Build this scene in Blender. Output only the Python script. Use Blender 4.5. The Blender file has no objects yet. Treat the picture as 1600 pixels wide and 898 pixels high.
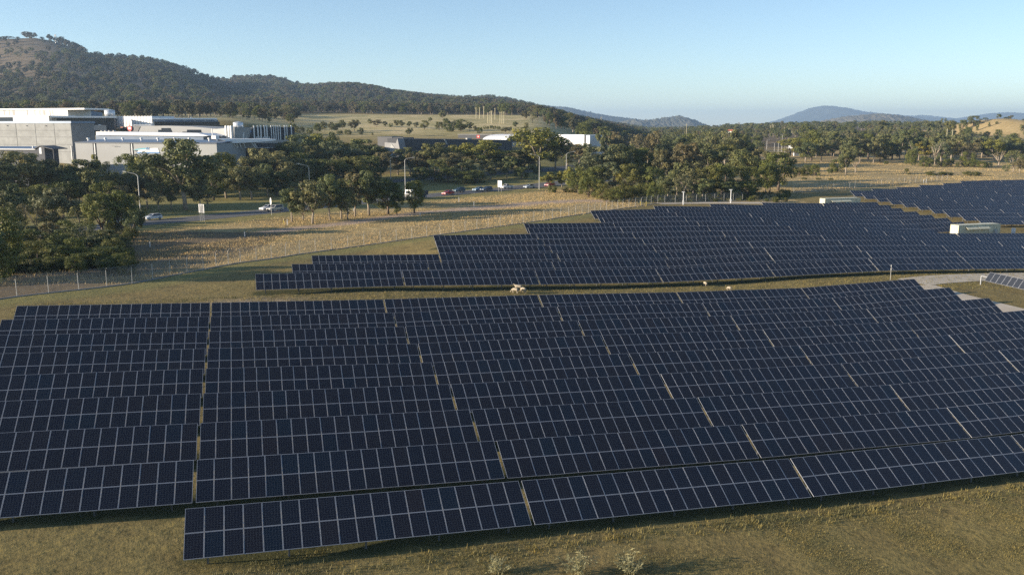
import bpy, math, random
import numpy as np
from mathutils import Vector, Matrix

# ------------------------------------------------------------------ camera, sky, sun, exposure
FOC = 1362.0; PIT = math.radians(10.48); CAMH = 22.57      # focal length in pixels of a 1600 px wide frame
SUN_EL = 12.0; SUN_AZ = -14.0                             # low sun to the left, a little behind the picture plane
SC = bpy.context.scene
COL = SC.collection
cam = bpy.data.cameras.new('camera'); camo = bpy.data.objects.new('camera', cam); COL.objects.link(camo)
cam.sensor_width = 36.0; cam.lens = FOC / 1600 * 36.0; cam.clip_end = 40000; cam.clip_start = 0.5
camo.location = (0, 0, CAMH); camo.rotation_euler = (math.pi / 2 - PIT, 0, 0)
SC.camera = camo
w = bpy.data.worlds.new('World'); SC.world = w; w.use_nodes = True
nt = w.node_tree; bg = nt.nodes['Background']
sky = nt.nodes.new('ShaderNodeTexSky'); sky.sky_type = 'NISHITA'; sky.sun_disc = False
sky.sun_elevation = math.radians(SUN_EL); sky.sun_rotation = math.radians(-(90 - SUN_AZ))
sky.altitude = 600; sky.air_density = 0.80; sky.dust_density = 0.0; sky.ozone_density = 1.6
nt.links.new(sky.outputs[0], bg.inputs[0]); bg.inputs[1].default_value = 0.088
sun = bpy.data.lights.new('sun', 'SUN'); sun.energy = 5.0; sun.angle = math.radians(0.5); sun.color = (1.0, 0.86, 0.68)
suno = bpy.data.objects.new('sun', sun); COL.objects.link(suno)
sdir = Vector((-math.cos(math.radians(SUN_AZ)) * math.cos(math.radians(SUN_EL)), math.sin(math.radians(SUN_AZ)) * math.cos(math.radians(SUN_EL)), math.sin(math.radians(SUN_EL))))
suno.rotation_euler = sdir.to_track_quat('Z', 'Y').to_euler()
SC.view_settings.view_transform = 'Standard'; SC.view_settings.look = 'None'
SC.view_settings.exposure = 1.18; SC.view_settings.gamma = 1.0
SC.render.engine = 'CYCLES'
SC.cycles.use_denoising = False; SC.cycles.max_bounces = 6; SC.cycles.diffuse_bounces = 2; SC.cycles.glossy_bounces = 2
SC.cycles.transparent_max_bounces = 12; SC.cycles.transmission_bounces = 3; SC.cycles.volume_bounces = 0
SC.cycles.use_adaptive_sampling = False
random.seed(7); rng = np.random.default_rng(7)

# ------------------------------------------------------------------ plan: rows run along R, one row behind the other along P
YAW = math.radians(17.56); TILT = math.radians(29.8); ROWD = 6.70; V0 = 46.95; U0 = -3.4; VF = 117.0
MODW = 1.0172; NMOD = 19; GAP = 0.165; TL = NMOD * MODW + GAP; ML = 3.25
RX = np.array([math.cos(YAW), math.sin(YAW)]); PX = np.array([-math.sin(YAW), math.cos(YAW)])
def uv2xy(u, v): return u * RX[0] + v * PX[0], u * RX[1] + v * PX[1]
def xy2uv(x, y): return x * RX[0] + y * RX[1], x * PX[0] + y * PX[1]

# surveyed ground levels in plan coordinates (u, v, z)
SURV = [(-3.6,47.0,-0.51),(15.8,47.0,-1.29),(35.2,47.0,-2.15),(54.7,47.0,-2.62),(-3.5,53.7,-0.15),(15.9,53.7,-1.15),(35.4,53.7,-1.96),(54.8,53.7,-2.57),(-3.4,60.4,-0.01),(16.0,60.4,-1.04),(35.5,60.4,-1.90),(55.2,60.4,-2.63),(-3.4,67.1,0.12),(16.0,67.1,-0.89),(35.5,67.1,-1.74),(55.0,67.1,-2.40),(74.4,67.1,-2.56),(-3.3,73.8,0.29),(16.2,73.8,-0.74),(35.7,73.8,-1.50),(55.0,73.8,-2.23),(74.5,73.8,-2.55),(-3.2,80.5,0.37),(16.2,80.5,-0.66),(35.8,80.5,-1.23),(55.2,80.5,-1.97),(74.6,80.5,-2.34),(-3.3,87.2,0.46),(16.2,87.2,-0.40),(35.8,87.2,-1.18),(55.2,87.2,-1.79),(74.5,87.2,-2.21),(-3.3,93.8,0.56),(16.2,93.8,-0.27),(35.9,93.8,-0.86),(55.2,93.8,-1.56),(74.6,93.8,-2.05),(93.9,93.8,-1.78),(-22.6,100.6,1.56),(-3.2,100.6,0.72),(16.4,100.6,0.01),(35.9,100.6,-0.68),(55.5,100.6,-1.46),(74.5,100.6,-1.88),(94.0,100.6,-1.70),
(1.8,117.0,1.10),(21.3,117.0,0.53),(40.9,117.0,-0.39),(60.3,117.0,-1.11),(79.4,117.0,-1.22),(98.7,117.0,-1.25),(118.4,117.0,-1.95),(6.9,123.7,1.16),(26.4,123.7,0.33),(10.2,130.4,1.40),(29.6,130.4,0.66),(30.9,137.1,0.92),(32.1,143.8,1.16),(33.2,150.5,1.33),(52.7,150.5,0.52),(53.3,157.2,0.89),(73.0,157.2,0.43),(54.9,163.9,1.09),(74.2,163.9,0.65),(74.4,170.6,0.91),(75.9,177.3,1.09),(77.6,184.0,1.22),(96.3,190.7,1.19),(115.9,197.4,0.55),(136.0,204.1,-0.15),(65.3,123.7,-1.04),(68.6,130.4,-0.77),(87.8,130.4,-0.85),(88.8,137.1,-0.62),(90.1,143.8,-0.47),(91.1,150.5,-0.22),(92.4,157.2,-0.03),
(173.7,204.1,-1.04),(172.6,197.4,-1.23),(171.2,190.7,-1.43),(170.0,184.0,-1.75),(168.8,177.3,-1.92),(167.3,170.6,-1.98),(166.1,163.9,-2.02),(151.5,157.2,-3.05),(169.1,150.5,-3.66),(151.3,150.5,-2.82),(134.1,150.5,-1.92),
(184.6,224.2,-0.13),(183.6,217.5,-0.48),(182.7,210.8,-0.6),(181.3,204.1,-0.75),(180.6,197.4,-0.98),(179.1,190.7,-1.24),(177.8,184,-1.52),(176.3,177.3,-1.73),(183.1,230.9,0.20),(198.7,237.6,-0.09),(214.0,244.3,-0.26),(229.1,251.0,-0.20),(247.8,257.7,-0.43),(262.3,264.4,-0.21),
(-4,30,-1.0),(30,28,-2.3),(60,30,-3.0),(-30,40,0.7),(-30,75,1.5),(110,60,-2.6),(120,95,-2.4),(150,120,-3.2),(180,140,-3.9),(-45,95,1.6),(-50,120,1.3),(210,170,-3.2),(240,210,-2.2)]
CP = []
for u, v, z in SURV:
    x, y = uv2xy(u, v); CP.append((x, y, z))
for y in (150, 190, 230, 280, 340, 420, 520):
    for f in (-0.9, -0.6, -0.35, -0.12): 
        CP.append((y * f, y, 0.0))
for x, y in ((20, 240), (20, 300), (60, 290), (60, 360), (110, 320), (160, 360), (220, 380), (290, 400), (110, 430), (250, 480), (30, 430), (350, 340), (0, 520), (120, 540), (380, 480)): CP.append((x, y, 0.2))
for x, y in ((-120, 60), (-150, 0), (-60, 0), (0, -20), (60, -20), (160, 0), (220, 60), (300, 180), (-200, 120)): CP.append((x, y, -0.5))
CP = np.array(CP, float)
def _ker(r2): return 0.5 * r2 * np.log(r2 + 1e-9)
_n = len(CP); _q = CP[:, :2] / 100
_K = _ker(((_q[:, None] - _q[None]) ** 2).sum(-1)) + np.eye(_n) * 0.004
_A = np.zeros((_n + 3, _n + 3)); _A[:_n, :_n] = _K; _A[:_n, _n] = 1; _A[:_n, _n + 1:] = _q; _A[_n, :_n] = 1; _A[_n + 1:, :_n] = _q.T
_W = np.linalg.solve(_A, np.concatenate([CP[:, 2], [0, 0, 0]]))
def tps(x, y):
    x = np.clip(np.asarray(x, float), -260, 400); y = np.clip(np.asarray(y, float), -40, 540)
    sh = x.shape; p = np.stack([x.ravel(), y.ravel()], 1) / 100
    out = np.empty(len(p))
    for i in range(0, len(p), 20000):
        q = p[i:i + 20000]
        out[i:i + 20000] = _ker(((q[:, None] - _q[None]) ** 2).sum(-1)) @ _W[:_n] + _W[_n] + q @ _W[_n + 1:]
    return out.reshape(sh)
def sstep(a, b, x):
    t = np.clip((np.asarray(x, float) - a) / (b - a), 0, 1); return t * t * (3 - 2 * t)
# smooth pseudo-random relief (sum of rotated sines)
_wv = [(rng.uniform(0, 6.28), rng.uniform(0, 6.28), rng.uniform(.6, 1.7)) for _ in range(14)]
def relief(x, y, s):
    o = 0
    for a, ph, k in _wv:
        o = o + np.sin((x * math.cos(a) + y * math.sin(a)) * k / s * 2.6 + ph + 1.3 * np.sin((x * math.sin(a) - y * math.cos(a)) * k / s * 1.1 + ph * 2))
    return o / 14 ** .5
RIDGE1 = [(-900, 150), (-500, 105), (-200, 84), (-60, 72), (0, 71), (40, 66), (85, 63), (110, 68), (135, 75), (160, 86), (200, 92), (250, 96), (290, 106), (320, 117), (345, 127), (380, 150), (440, 185), (520, 200), (700, 215), (1700, 230)]
RIDGE2 = [(-900, 190), (200, 150), (330, 132), (362, 130), (400, 128), (440, 129), (475, 139), (500, 140), (530, 138), (570, 139), (620, 149), (680, 155), (720, 157), (770, 156), (800, 161), (850, 172), (900, 186), (950, 196), (1000, 203), (1100, 207), (1700, 207)]
def hillz(x, y):
    x = np.asarray(x, float); y = np.asarray(y, float)
    yy = np.maximum(y, 50); px = 800 + x / yy * FOC
    D_ = [0, 290, 320, 360, 420, 480, 560, 700, 880, 1250, 20000]
    fl = np.interp(y, D_, [0, 0, 4, 9, 16, 25, 27, 30, 34, 40, 40]); fc = np.interp(y, D_, [0, 0, .3, 2.5, 8, 13, 18, 25, 32, 39, 39]); fr = np.interp(y, D_, [0, 0, 0, 0, 0, .5, 2, 4, 6, 9, 9])
    foot = fl + (fc - fl) * sstep(350, 520, px); foot = foot + (fr - foot) * sstep(820, 1010, px)
    z = foot
    for rd, D in ((RIDGE1, 1750.0), (RIDGE2, 2350.0)):
        a = np.interp(px, [p[0] for p in rd], [p[1] for p in rd])
        top = CAMH + (197 - a) / FOC * D
        # true footprint: the crest wanders in depth, spurs run down the face
        Dl = D + 90 * np.sin(x / 310.0 + D)
        t = np.clip((y - 880) / (Dl - 880), 0, 1)
        face = t ** 1.25 * (1 - 0.13 * np.sin(t * math.pi) * np.sin(x / 95.0 + 1.7 * np.sin(y / 260.0)))
        back = np.clip((y - Dl) / 1500, 0, 1)
        h = 33 * (0.18 + 0.82 * sstep(1010, 820, px))
        r = h + (top - h) * face - (top + 5) * sstep(0, 1, back)
        r = np.where(y < 880, -50, r)
        z = np.maximum(z, r)
    z = z + sstep(700, 1300, y) * relief(x, y, 420) * 1.6 * sstep(0, 30, z)
    # the small dry knoll on the right
    z = z + 18 * np.exp(-((x - 512) / 40) ** 2 - ((y - 930) / 110) ** 2) + 7 * np.exp(-((x - 640) / 90) ** 2 - ((y - 950) / 120) ** 2)
    z = z + 5 * sstep(560, 900, y) * sstep(1050, 1300, px) + 6 * sstep(900, 1500, y) * sstep(1000, 1200, px)
    return z
def gz(x, y):
    x = np.asarray(x, float); y = np.asarray(y, float)
    fade = sstep(700, 480, y) * sstep(-420, -230, x) * sstep(560, 360, x)
    near = tps(x, y) * fade + relief(x, y, 14) * .05 * sstep(300, 100, y)
    return near + hillz(x, y)
def g1(x, y): return float(gz(np.array([x]), np.array([y]))[0])
def ray(px, py):
    c, s = math.cos(PIT), math.sin(PIT); a = (px - 800) / FOC; b = (449 - py) / FOC
    return np.array([a, c + b * s, -s + b * c])
_ts = np.concatenate([np.arange(30, 420, 1.5), np.arange(420, 3200, 8)])
def gp(px, py):                                             # point of the ground seen in a direction
    r = ray(px, py); P = r[None] * _ts[:, None]
    dlt = CAMH + P[:, 2] - gz(P[:, 0], P[:, 1])
    k = np.argmax(dlt < 0)
    if dlt[k] >= 0: k = len(_ts) - 1
    t = _ts[k - 1] + (_ts[k] - _ts[k - 1]) * dlt[k - 1] / (dlt[k - 1] - dlt[k] + 1e-9)
    q = r * t
    return Vector((q[0], q[1], g1(q[0], q[1])))
def at(px, D, py=None):                                     # point at depth D (metres forward); on the ground, or at the height seen at py
    r = ray(px, py if py is not None else 250); t = D / r[1]
    if py is None:
        x = (px - 800) / FOC * D * (math.cos(PIT) + (449 - 250) / FOC * math.sin(PIT)) ** -1 if False else r[0] * t
        return Vector((x, D, g1(x, D)))
    return Vector((r[0] * t, D, CAMH + r[2] * t))
def proj(p):
    c, s = math.cos(PIT), math.sin(PIT); z = p[2] - CAMH
    d = p[1] * c - z * s; u = p[1] * s + z * c
    return 800 + FOC * p[0] / d, 449 - FOC * u / d, d

# ------------------------------------------------------------------ materials
def new_mat(name):
    m = bpy.data.materials.new(name); m.use_nodes = True
    return m, m.node_tree, m.node_tree.nodes['Principled BSDF']
def N(t, typ, **k):
    n = t.nodes.new(typ)
    for a, b in k.items(): setattr(n, a, b)
    return n
def lk(t, a, b): t.links.new(a, b)
def noise(t, vec, scale, detail=4, rough=.6):
    n = N(t, 'ShaderNodeTexNoise'); n.inputs['Scale'].default_value = scale; n.inputs['Detail'].default_value = detail; n.inputs['Roughness'].default_value = rough
    if vec is not None: lk(t, vec, n.inputs['Vector'])
    return n.outputs['Fac']
def ramp(t, fac, stops):
    r = N(t, 'ShaderNodeValToRGB'); e = r.color_ramp.elements
    while len(e) < len(stops): e.new(.5)
    for q, (p, c) in zip(e, stops): q.position = p; q.color = tuple(c) + (1,) if len(c) == 3 else c
    lk(t, fac, r.inputs[0]); return r.outputs[0]
def mix(t, fac, a, b, typ='MIX'):
    m = N(t, 'ShaderNodeMix', data_type='RGBA', blend_type=typ)
    for s, v in ((m.inputs[0], fac), (m.inputs[6], a), (m.inputs[7], b)):
        if isinstance(v, (int, float)): s.default_value = v
        elif isinstance(v, tuple): s.default_value = v + (1,) if len(v) == 3 else v
        else: lk(t, v, s)
    return m.outputs[2]
def math_(t, op, a, b=0.0, c=None):
    m = N(t, 'ShaderNodeMath', operation=op)
    for s, v in zip(m.inputs, (a, b, c)):
        if v is None: continue
        if isinstance(v, (int, float)): s.default_value = v
        else: lk(t, v, s)
    return m.outputs[0]
def bump(t, h, bsdf, strength=.4, dist=.1):
    b = N(t, 'ShaderNodeBump'); b.inputs['Strength'].default_value = strength; b.inputs['Distance'].default_value = dist
    lk(t, h, b.inputs['Height']); lk(t, b.outputs[0], bsdf.inputs['Normal'])
def plain(name, col, rough=.6, var=.25, scale=1.2, metal=0.0, spec=.4):
    m, t, b = new_mat(name)
    tc = N(t, 'ShaderNodeTexCoord'); f = noise(t, tc.outputs['Object'], scale)
    dk = tuple(c * (1 - var) for c in col); lt = tuple(min(1, c * (1 + var * .6)) for c in col)
    lk(t, ramp(t, f, [(.3, dk), (.7, lt)]), b.inputs['Base Color'])
    b.inputs['Roughness'].default_value = rough; b.inputs['Metallic'].default_value = metal
    b.inputs['Specular IOR Level'].default_value = spec
    return m
MAT = {}
for nm, col, ro, va, sc_, me in [
    ('galvanised', (.42, .43, .44), .5, .2, 3, .3), ('pole_grey', (.50, .49, .46), .55, .15, 2, .2), ('white_paint', (.70, .70, .69), .5, .08, .6, 0),
    ('cream_paint', (.60, .57, .42), .6, .12, .7, 0), ('concrete', (.31, .315, .305), .85, .22, .35, 0), ('concrete_dark', (.22, .22, .22), .85, .2, .5, 0),
    ('light_grey_wall', (.33, .335, .33), .75, .06, .15, 0), ('charcoal_wall', (.055, .058, .065), .6, .15, .3, 0), ('navy_wall', (.035, .04, .055), .6, .15, .5, 0),
    ('blue_roof', (.16, .21, .29), .45, .15, .25, .2), ('white_roof', (.86, .86, .85), .5, .06, .2, 0), ('grey_roof', (.36, .35, .33), .6, .12, .2, 0),
    ('dark_glass', (.02, .026, .035), .12, .2, .5, 0), ('steel_tank', (.66, .68, .70), .35, .1, .5, .3), ('red_sign', (.62, .05, .04), .5, .1, 1, 0),
    ('blue_sign', (.03, .18, .42), .5, .1, 1, 0), ('teal_sign', (.05, .36, .46), .5, .1, 1, 0), ('black', (.012, .012, .013), .6, .2, 1, 0), ('tyre', (.02, .02, .02), .85, .2, 4, 0),
    ('yellow_paint', (.65, .50, .10), .6, .1, 2, 0), ('bark_pale', (.33, .27, .20), .85, .35, 1.6, 0), ('bark_brown', (.15, .115, .085), .9, .4, 1.6, 0),
    ('wool', (.40, .34, .25), .95, .25, 9, 0), ('sheep_skin', (.30, .24, .18), .9, .2, 9, 0), ('orange_tile', (.52, .15, .06), .7, .15, 2, 0),
    ('timber_pole', (.52, .46, .30), .8, .15, 1, 0), ('rust_red', (.30, .11, .06), .7, .2, 1, 0)]:
    MAT[nm] = plain(nm, col, ro, va, sc_, me)
def paint(name, col, coat=.5):
    m, t, b = new_mat(name); b.inputs['Base Color'].default_value = col + (1,); b.inputs['Roughness'].default_value = .28
    b.inputs['Coat Weight'].default_value = coat; b.inputs['Coat Roughness'].default_value = .06
    tc = N(t, 'ShaderNodeTexCoord'); f = noise(t, tc.outputs['Object'], 3.0)
    lk(t, mix(t, f, tuple(c * .82 for c in col), col), b.inputs['Base Color'])
    return m
for nm, col in (('car_white', (.78, .77, .74)), ('car_cream', (.62, .56, .44)), ('car_red', (.45, .02, .025)), ('car_teal', (.035, .09, .12)), ('car_blue', (.16, .28, .40)), ('car_navy', (.02, .055, .11)), ('car_silver', (.50, .55, .60))):
    MAT[nm] = paint(nm, col)
m, t, b = new_mat('lamp_glass'); b.inputs['Base Color'].default_value = (.9, .9, .85, 1); b.inputs['Roughness'].default_value = .08
f = noise(t, None, 4.0); lk(t, ramp(t, f, [(.3, (.8, .8, .76)), (.7, (.92, .92, .88))]), b.inputs['Base Color']); MAT['lamp_glass'] = m
MAT['dull_steel'] = plain('dull_steel', (.13, .13, .13), .6, .25, 2, .2)

def glass_pv():
    m, t, b = new_mat('solar_glass')
    uv = N(t, 'ShaderNodeUVMap'); sep = N(t, 'ShaderNodeSeparateXYZ'); lk(t, uv.outputs[0], sep.inputs[0])
    def line(src, n, wd):
        fr = math_(t, 'FRACT', math_(t, 'MULTIPLY', src, n)); d = math_(t, 'ABSOLUTE', math_(t, 'SUBTRACT', fr, .5))
        return math_(t, 'GREATER_THAN', d, .5 - wd)
    gx = line(sep.outputs[0], 6, .035); gy = line(sep.outputs[1], 10, .028); bb = line(sep.outputs[0], 18, .045)
    grid = math_(t, 'MAXIMUM', gx, gy)
    oi = N(t, 'ShaderNodeObjectInfo'); geo = N(t, 'ShaderNodeNewGeometry')
    rnd = math_(t, 'FRACT', math_(t, 'ADD', oi.outputs['Random'], geo.outputs['Random Per Island']))
    cell = ramp(t, rnd, [(0, (.0100, .0106, .0165)), (.35, (.0086, .0104, .0185)), (.6, (.0122, .0114, .0158)), (.82, (.0078, .0112, .0205)), (.94, (.0062, .0128, .0235)), (1, (.0150, .0120, .0150))])
    cell = mix(t, math_(t, 'MULTIPLY', bb, .35), cell, (.055, .058, .066))
    colr = mix(t, math_(t, 'MULTIPLY', grid, .55), cell, (.09, .095, .11))
    lk(t, colr, b.inputs['Base Color'])
    b.inputs['Roughness'].default_value = .16; b.inputs['Specular IOR Level'].default_value = .40
    tc = N(t, 'ShaderNodeTexCoord'); f = noise(t, tc.outputs['Object'], 2.0)
    lk(t, ramp(t, f, [(.3, (.12,) * 3), (.75, (.24,) * 3)]), b.inputs['Roughness'])
    return m
MAT['solar_glass'] = glass_pv()
MAT['panel_frame'] = plain('panel_frame', (.42, .43, .46), .45, .1, 2, .25)
MAT['panel_back'] = plain('panel_back', (.35, .35, .36), .7, .1, 2)

def leaf_mat(name, stops, transl=.22):
    m, t, b = new_mat(name)
    oi = N(t, 'ShaderNodeObjectInfo'); geo = N(t, 'ShaderNodeNewGeometry')
    tc = N(t, 'ShaderNodeTexCoord'); nz = noise(t, tc.outputs['Object'], .55, 2)
    base = ramp(t, oi.outputs['Random'], stops)
    var = ramp(t, geo.outputs['Random Per Island'], [(0, (.85, .85, .8)), (.6, (1.15, 1.15, 1.12)), (1, (1.35, 1.3, 1.15))])
    c1 = mix(t, 1.0, base, var, 'MULTIPLY')
    c2 = mix(t, 1.0, c1, ramp(t, nz, [(.33, (.62, .70, .68)), (.5, (1, 1, 1)), (.67, (1.42, 1.28, 1.0))]), 'MULTIPLY')
    lk(t, c2, b.inputs['Base Color']); b.inputs['Roughness'].default_value = .6; b.inputs['Specular IOR Level'].default_value = .25
    tr = N(t, 'ShaderNodeBsdfTranslucent'); lk(t, c2, tr.inputs[0]); ms = N(t, 'ShaderNodeMixShader'); ms.inputs[0].default_value = transl
    out = t.nodes['Material Output']; lk(t, b.outputs[0], ms.inputs[1]); lk(t, tr.outputs[0], ms.inputs[2]); lk(t, ms.outputs[0], out.inputs[0])
    return m
GUM = [(0, (.150, .152, .060)), (.2, (.092, .112, .046)), (.4, (.170, .164, .076)), (.6, (.112, .134, .056)), (.8, (.150, .122, .062)), (1, (.108, .132, .070))]
BUSH = [(0, (.105, .120, .030)), (.4, (.120, .130, .032)), (.7, (.085, .104, .032)), (1, (.138, .132, .036))]
MAT['gum_leaf'] = leaf_mat('gum_leaf', GUM); MAT['bush_leaf'] = leaf_mat('bush_leaf', BUSH)
MAT['hill_leaf'] = leaf_mat('hill_leaf', [(0, (.120, .100, .052)), (.25, (.080, .085, .045)), (.5, (.145, .112, .062)), (.75, (.100, .080, .046)), (1, (.092, .096, .055))])
MAT['bright_leaf'] = leaf_mat('bright_leaf', [(0, (.20, .19, .038)), (.5, (.18, .18, .044)), (1, (.21, .18, .038))])
MAT['straw'] = leaf_mat('straw', [(0, (.42, .32, .165)), (1, (.42, .32, .165))], .2)
MAT['lawn_blade'] = leaf_mat('lawn_blade', [(0, (.19, .165, .066)), (1, (.19, .165, .066))], .25)
MAT['weed_leaf'] = leaf_mat('weed_leaf', [(0, (.34, .31, .17)), (1, (.34, .31, .17))], .2)

def ground_mat():
    m, t, b = new_mat('ground')
    geo = N(t, 'ShaderNodeNewGeometry'); pos = geo.outputs['Position']
    at_ = N(t, 'ShaderNodeAttribute', attribute_name='zone'); sep = N(t, 'ShaderNodeSeparateColor'); lk(t, at_.outputs['Color'], sep.inputs[0])
    n_big = noise(t, pos, .035, 5, .6); n_mid = noise(t, pos, .28, 6, .62); n_fine = noise(t, pos, 2.6, 6, .7); n_tuft = noise(t, pos, 9.0, 3, .7)
    mp = N(t, 'ShaderNodeMapping'); mp.inputs['Scale'].default_value = (.5, 2.2, 1); lk(t, pos, mp.inputs[0]); n_str = noise(t, mp.outputs[0], .35, 5, .65)
    lawn = ramp(t, n_mid, [(.28, (.155, .122, .044)), (.45, (.235, .185, .062)), (.6, (.26, .212, .070)), (.75, (.30, .232, .088))])
    lawn = mix(t, math_(t, 'MULTIPLY', n_big, .8), lawn, (.24, .175, .095))
    lawn = mix(t, .85, lawn, ramp(t, n_fine, [(.3, (.42, .44, .38)), (.5, (1, 1, 1)), (.72, (1.5, 1.4, 1.1))]), 'MULTIPLY')
    straw = ramp(t, n_str, [(.25, (.27, .185, .080)), (.5, (.46, .34, .160)), (.7, (.58, .45, .24))])
    straw = mix(t, ramp(t, n_mid, [(.52, (0,) * 3), (.72, (.75,) * 3)]), straw, (.25, .21, .085))
    straw = mix(t, .6, straw, ramp(t, n_fine, [(.3, (.6, .58, .55)), (.7, (1.2, 1.2, 1.15))]), 'MULTIPLY')
    dirt = ramp(t, n_mid, [(.3, (.36, .26, .18)), (.7, (.50, .38, .27))])
    bush = ramp(t, math_(t, 'ADD', math_(t, 'MULTIPLY', n_fine, .4), math_(t, 'MULTIPLY', n_big, .6)), [(.35, (.11, .082, .048)), (.5, (.165, .122, .072)), (.65, (.22, .165, .098))])
    field = ramp(t, noise(t, pos, .03, 8, .7), [(.32, (.28, .25, .11)), (.45, (.40, .335, .15)), (.55, (.52, .42, .21)), (.68, (.64, .50, .29))])
    def jit(ch, w=.35): 
        return math_(t, 'SMOOTH_MIN', math_(t, 'MAXIMUM', math_(t, 'MULTIPLY_ADD', math_(t, 'ADD', ch, math_(t, 'MULTIPLY', math_(t, 'SUBTRACT', n_mid, .5), w)), 1.6, -.3), 0), 1, .05)
    c = mix(t, jit(sep.outputs[0]), lawn, straw)
    c = mix(t, jit(sep.outputs[1]), c, dirt)
    c = mix(t, jit(sep.outputs[2]), c, bush)
    a2 = N(t, 'ShaderNodeAttribute', attribute_name='zone2'); s2 = N(t, 'ShaderNodeSeparateColor'); lk(t, a2.outputs['Color'], s2.inputs[0])
    c = mix(t, jit(s2.outputs[0]), c, field)
    c = mix(t, jit(s2.outputs[1]), c, mix(t, n_mid, (.20, .185, .065), (.31, .26, .10)))
    c = mix(t, jit(s2.outputs[2], .15), c, mix(t, n_fine, (.060, .062, .026), (.115, .110, .045)))  # green-brown grass below the tables, darkened to deepen the panel shadow
    lk(t, c, b.inputs['Base Color']); b.inputs['Roughness'].default_value = .95; b.inputs['Specular IOR Level'].default_value = .1
    h = math_(t, 'ADD', math_(t, 'MULTIPLY', n_fine, .35), math_(t, 'ADD', math_(t, 'MULTIPLY', n_tuft, .10), math_(t, 'MULTIPLY', n_mid, 1.0)))
    bump(t, h, b, .75, .35)
    return m
MAT['ground'] = ground_mat()
def asphalt():
    m, t, b = new_mat('asphalt'); geo = N(t, 'ShaderNodeNewGeometry'); f = noise(t, geo.outputs['Position'], .5, 5); g = noise(t, geo.outputs['Position'], 14, 2)
    c = mix(t, g, ramp(t, f, [(.3, (.060, .060, .060)), (.7, (.095, .093, .090))]), (.12, .115, .11)); lk(t, c, b.inputs['Base Color']); b.inputs['Roughness'].default_value = .85
    return m
MAT['asphalt'] = asphalt()
def gravel():
    m, t, b = new_mat('gravel'); geo = N(t, 'ShaderNodeNewGeometry'); f = noise(t, geo.outputs['Position'], .35, 6); g = noise(t, geo.outputs['Position'], 7, 4)
    c = mix(t, .7, ramp(t, f, [(.3, (.52, .43, .32)), (.7, (.66, .56, .43))]), ramp(t, g, [(.3, (.75,) * 3), (.7, (1.1,) * 3)]), 'MULTIPLY'); lk(t, c, b.inputs['Base Color']); b.inputs['Roughness'].default_value = .95
    bump(t, g, b, .3, .05); return m
MAT['gravel'] = gravel()
def far_forest():
    m, t, b = new_mat('far_forest'); geo = N(t, 'ShaderNodeNewGeometry'); f = noise(t, geo.outputs['Position'], .012, 6, .7); g = noise(t, geo.outputs['Position'], .0022, 4)
    c = mix(t, ramp(t, g, [(.42, (0,) * 3), (.62, (1,) * 3)]), ramp(t, f, [(.35, (.05, .052, .03)), (.65, (.10, .095, .055))]), ramp(t, f, [(.4, (.10, .09, .055)), (.6, (.17, .14, .09))])); lk(t, c, b.inputs['Base Color']); b.inputs['Roughness'].default_value = .95
    return m
MAT['far_forest'] = far_forest()
MAT['mountain_forest'] = plain('mountain_forest', (.045, .052, .036), .95, .4, .004)
def chainlink():
    m, t, b = new_mat('chain_link'); tc = N(t, 'ShaderNodeTexCoord'); b.inputs['Roughness'].default_value = .5
    f = noise(t, tc.outputs['Object'], .8); lk(t, ramp(t, f, [(.3, (.30, .29, .26)), (.7, (.42, .41, .38))]), b.inputs['Base Color'])
    sep = N(t, 'ShaderNodeSeparateXYZ'); uv = N(t, 'ShaderNodeUVMap'); lk(t, uv.outputs[0], sep.inputs[0])
    def wire(sgn):
        s = math_(t, 'FRACT', math_(t, 'MULTIPLY', math_(t, 'MULTIPLY_ADD', sep.outputs[1], sgn, sep.outputs[0]), 9.0))
        return math_(t, 'LESS_THAN', s, .09)
    a = math_(t, 'MAXIMUM', wire(1), wire(-1)); lk(t, a, b.inputs['Alpha']); return m
MAT['chain_link'] = chainlink()

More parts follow.
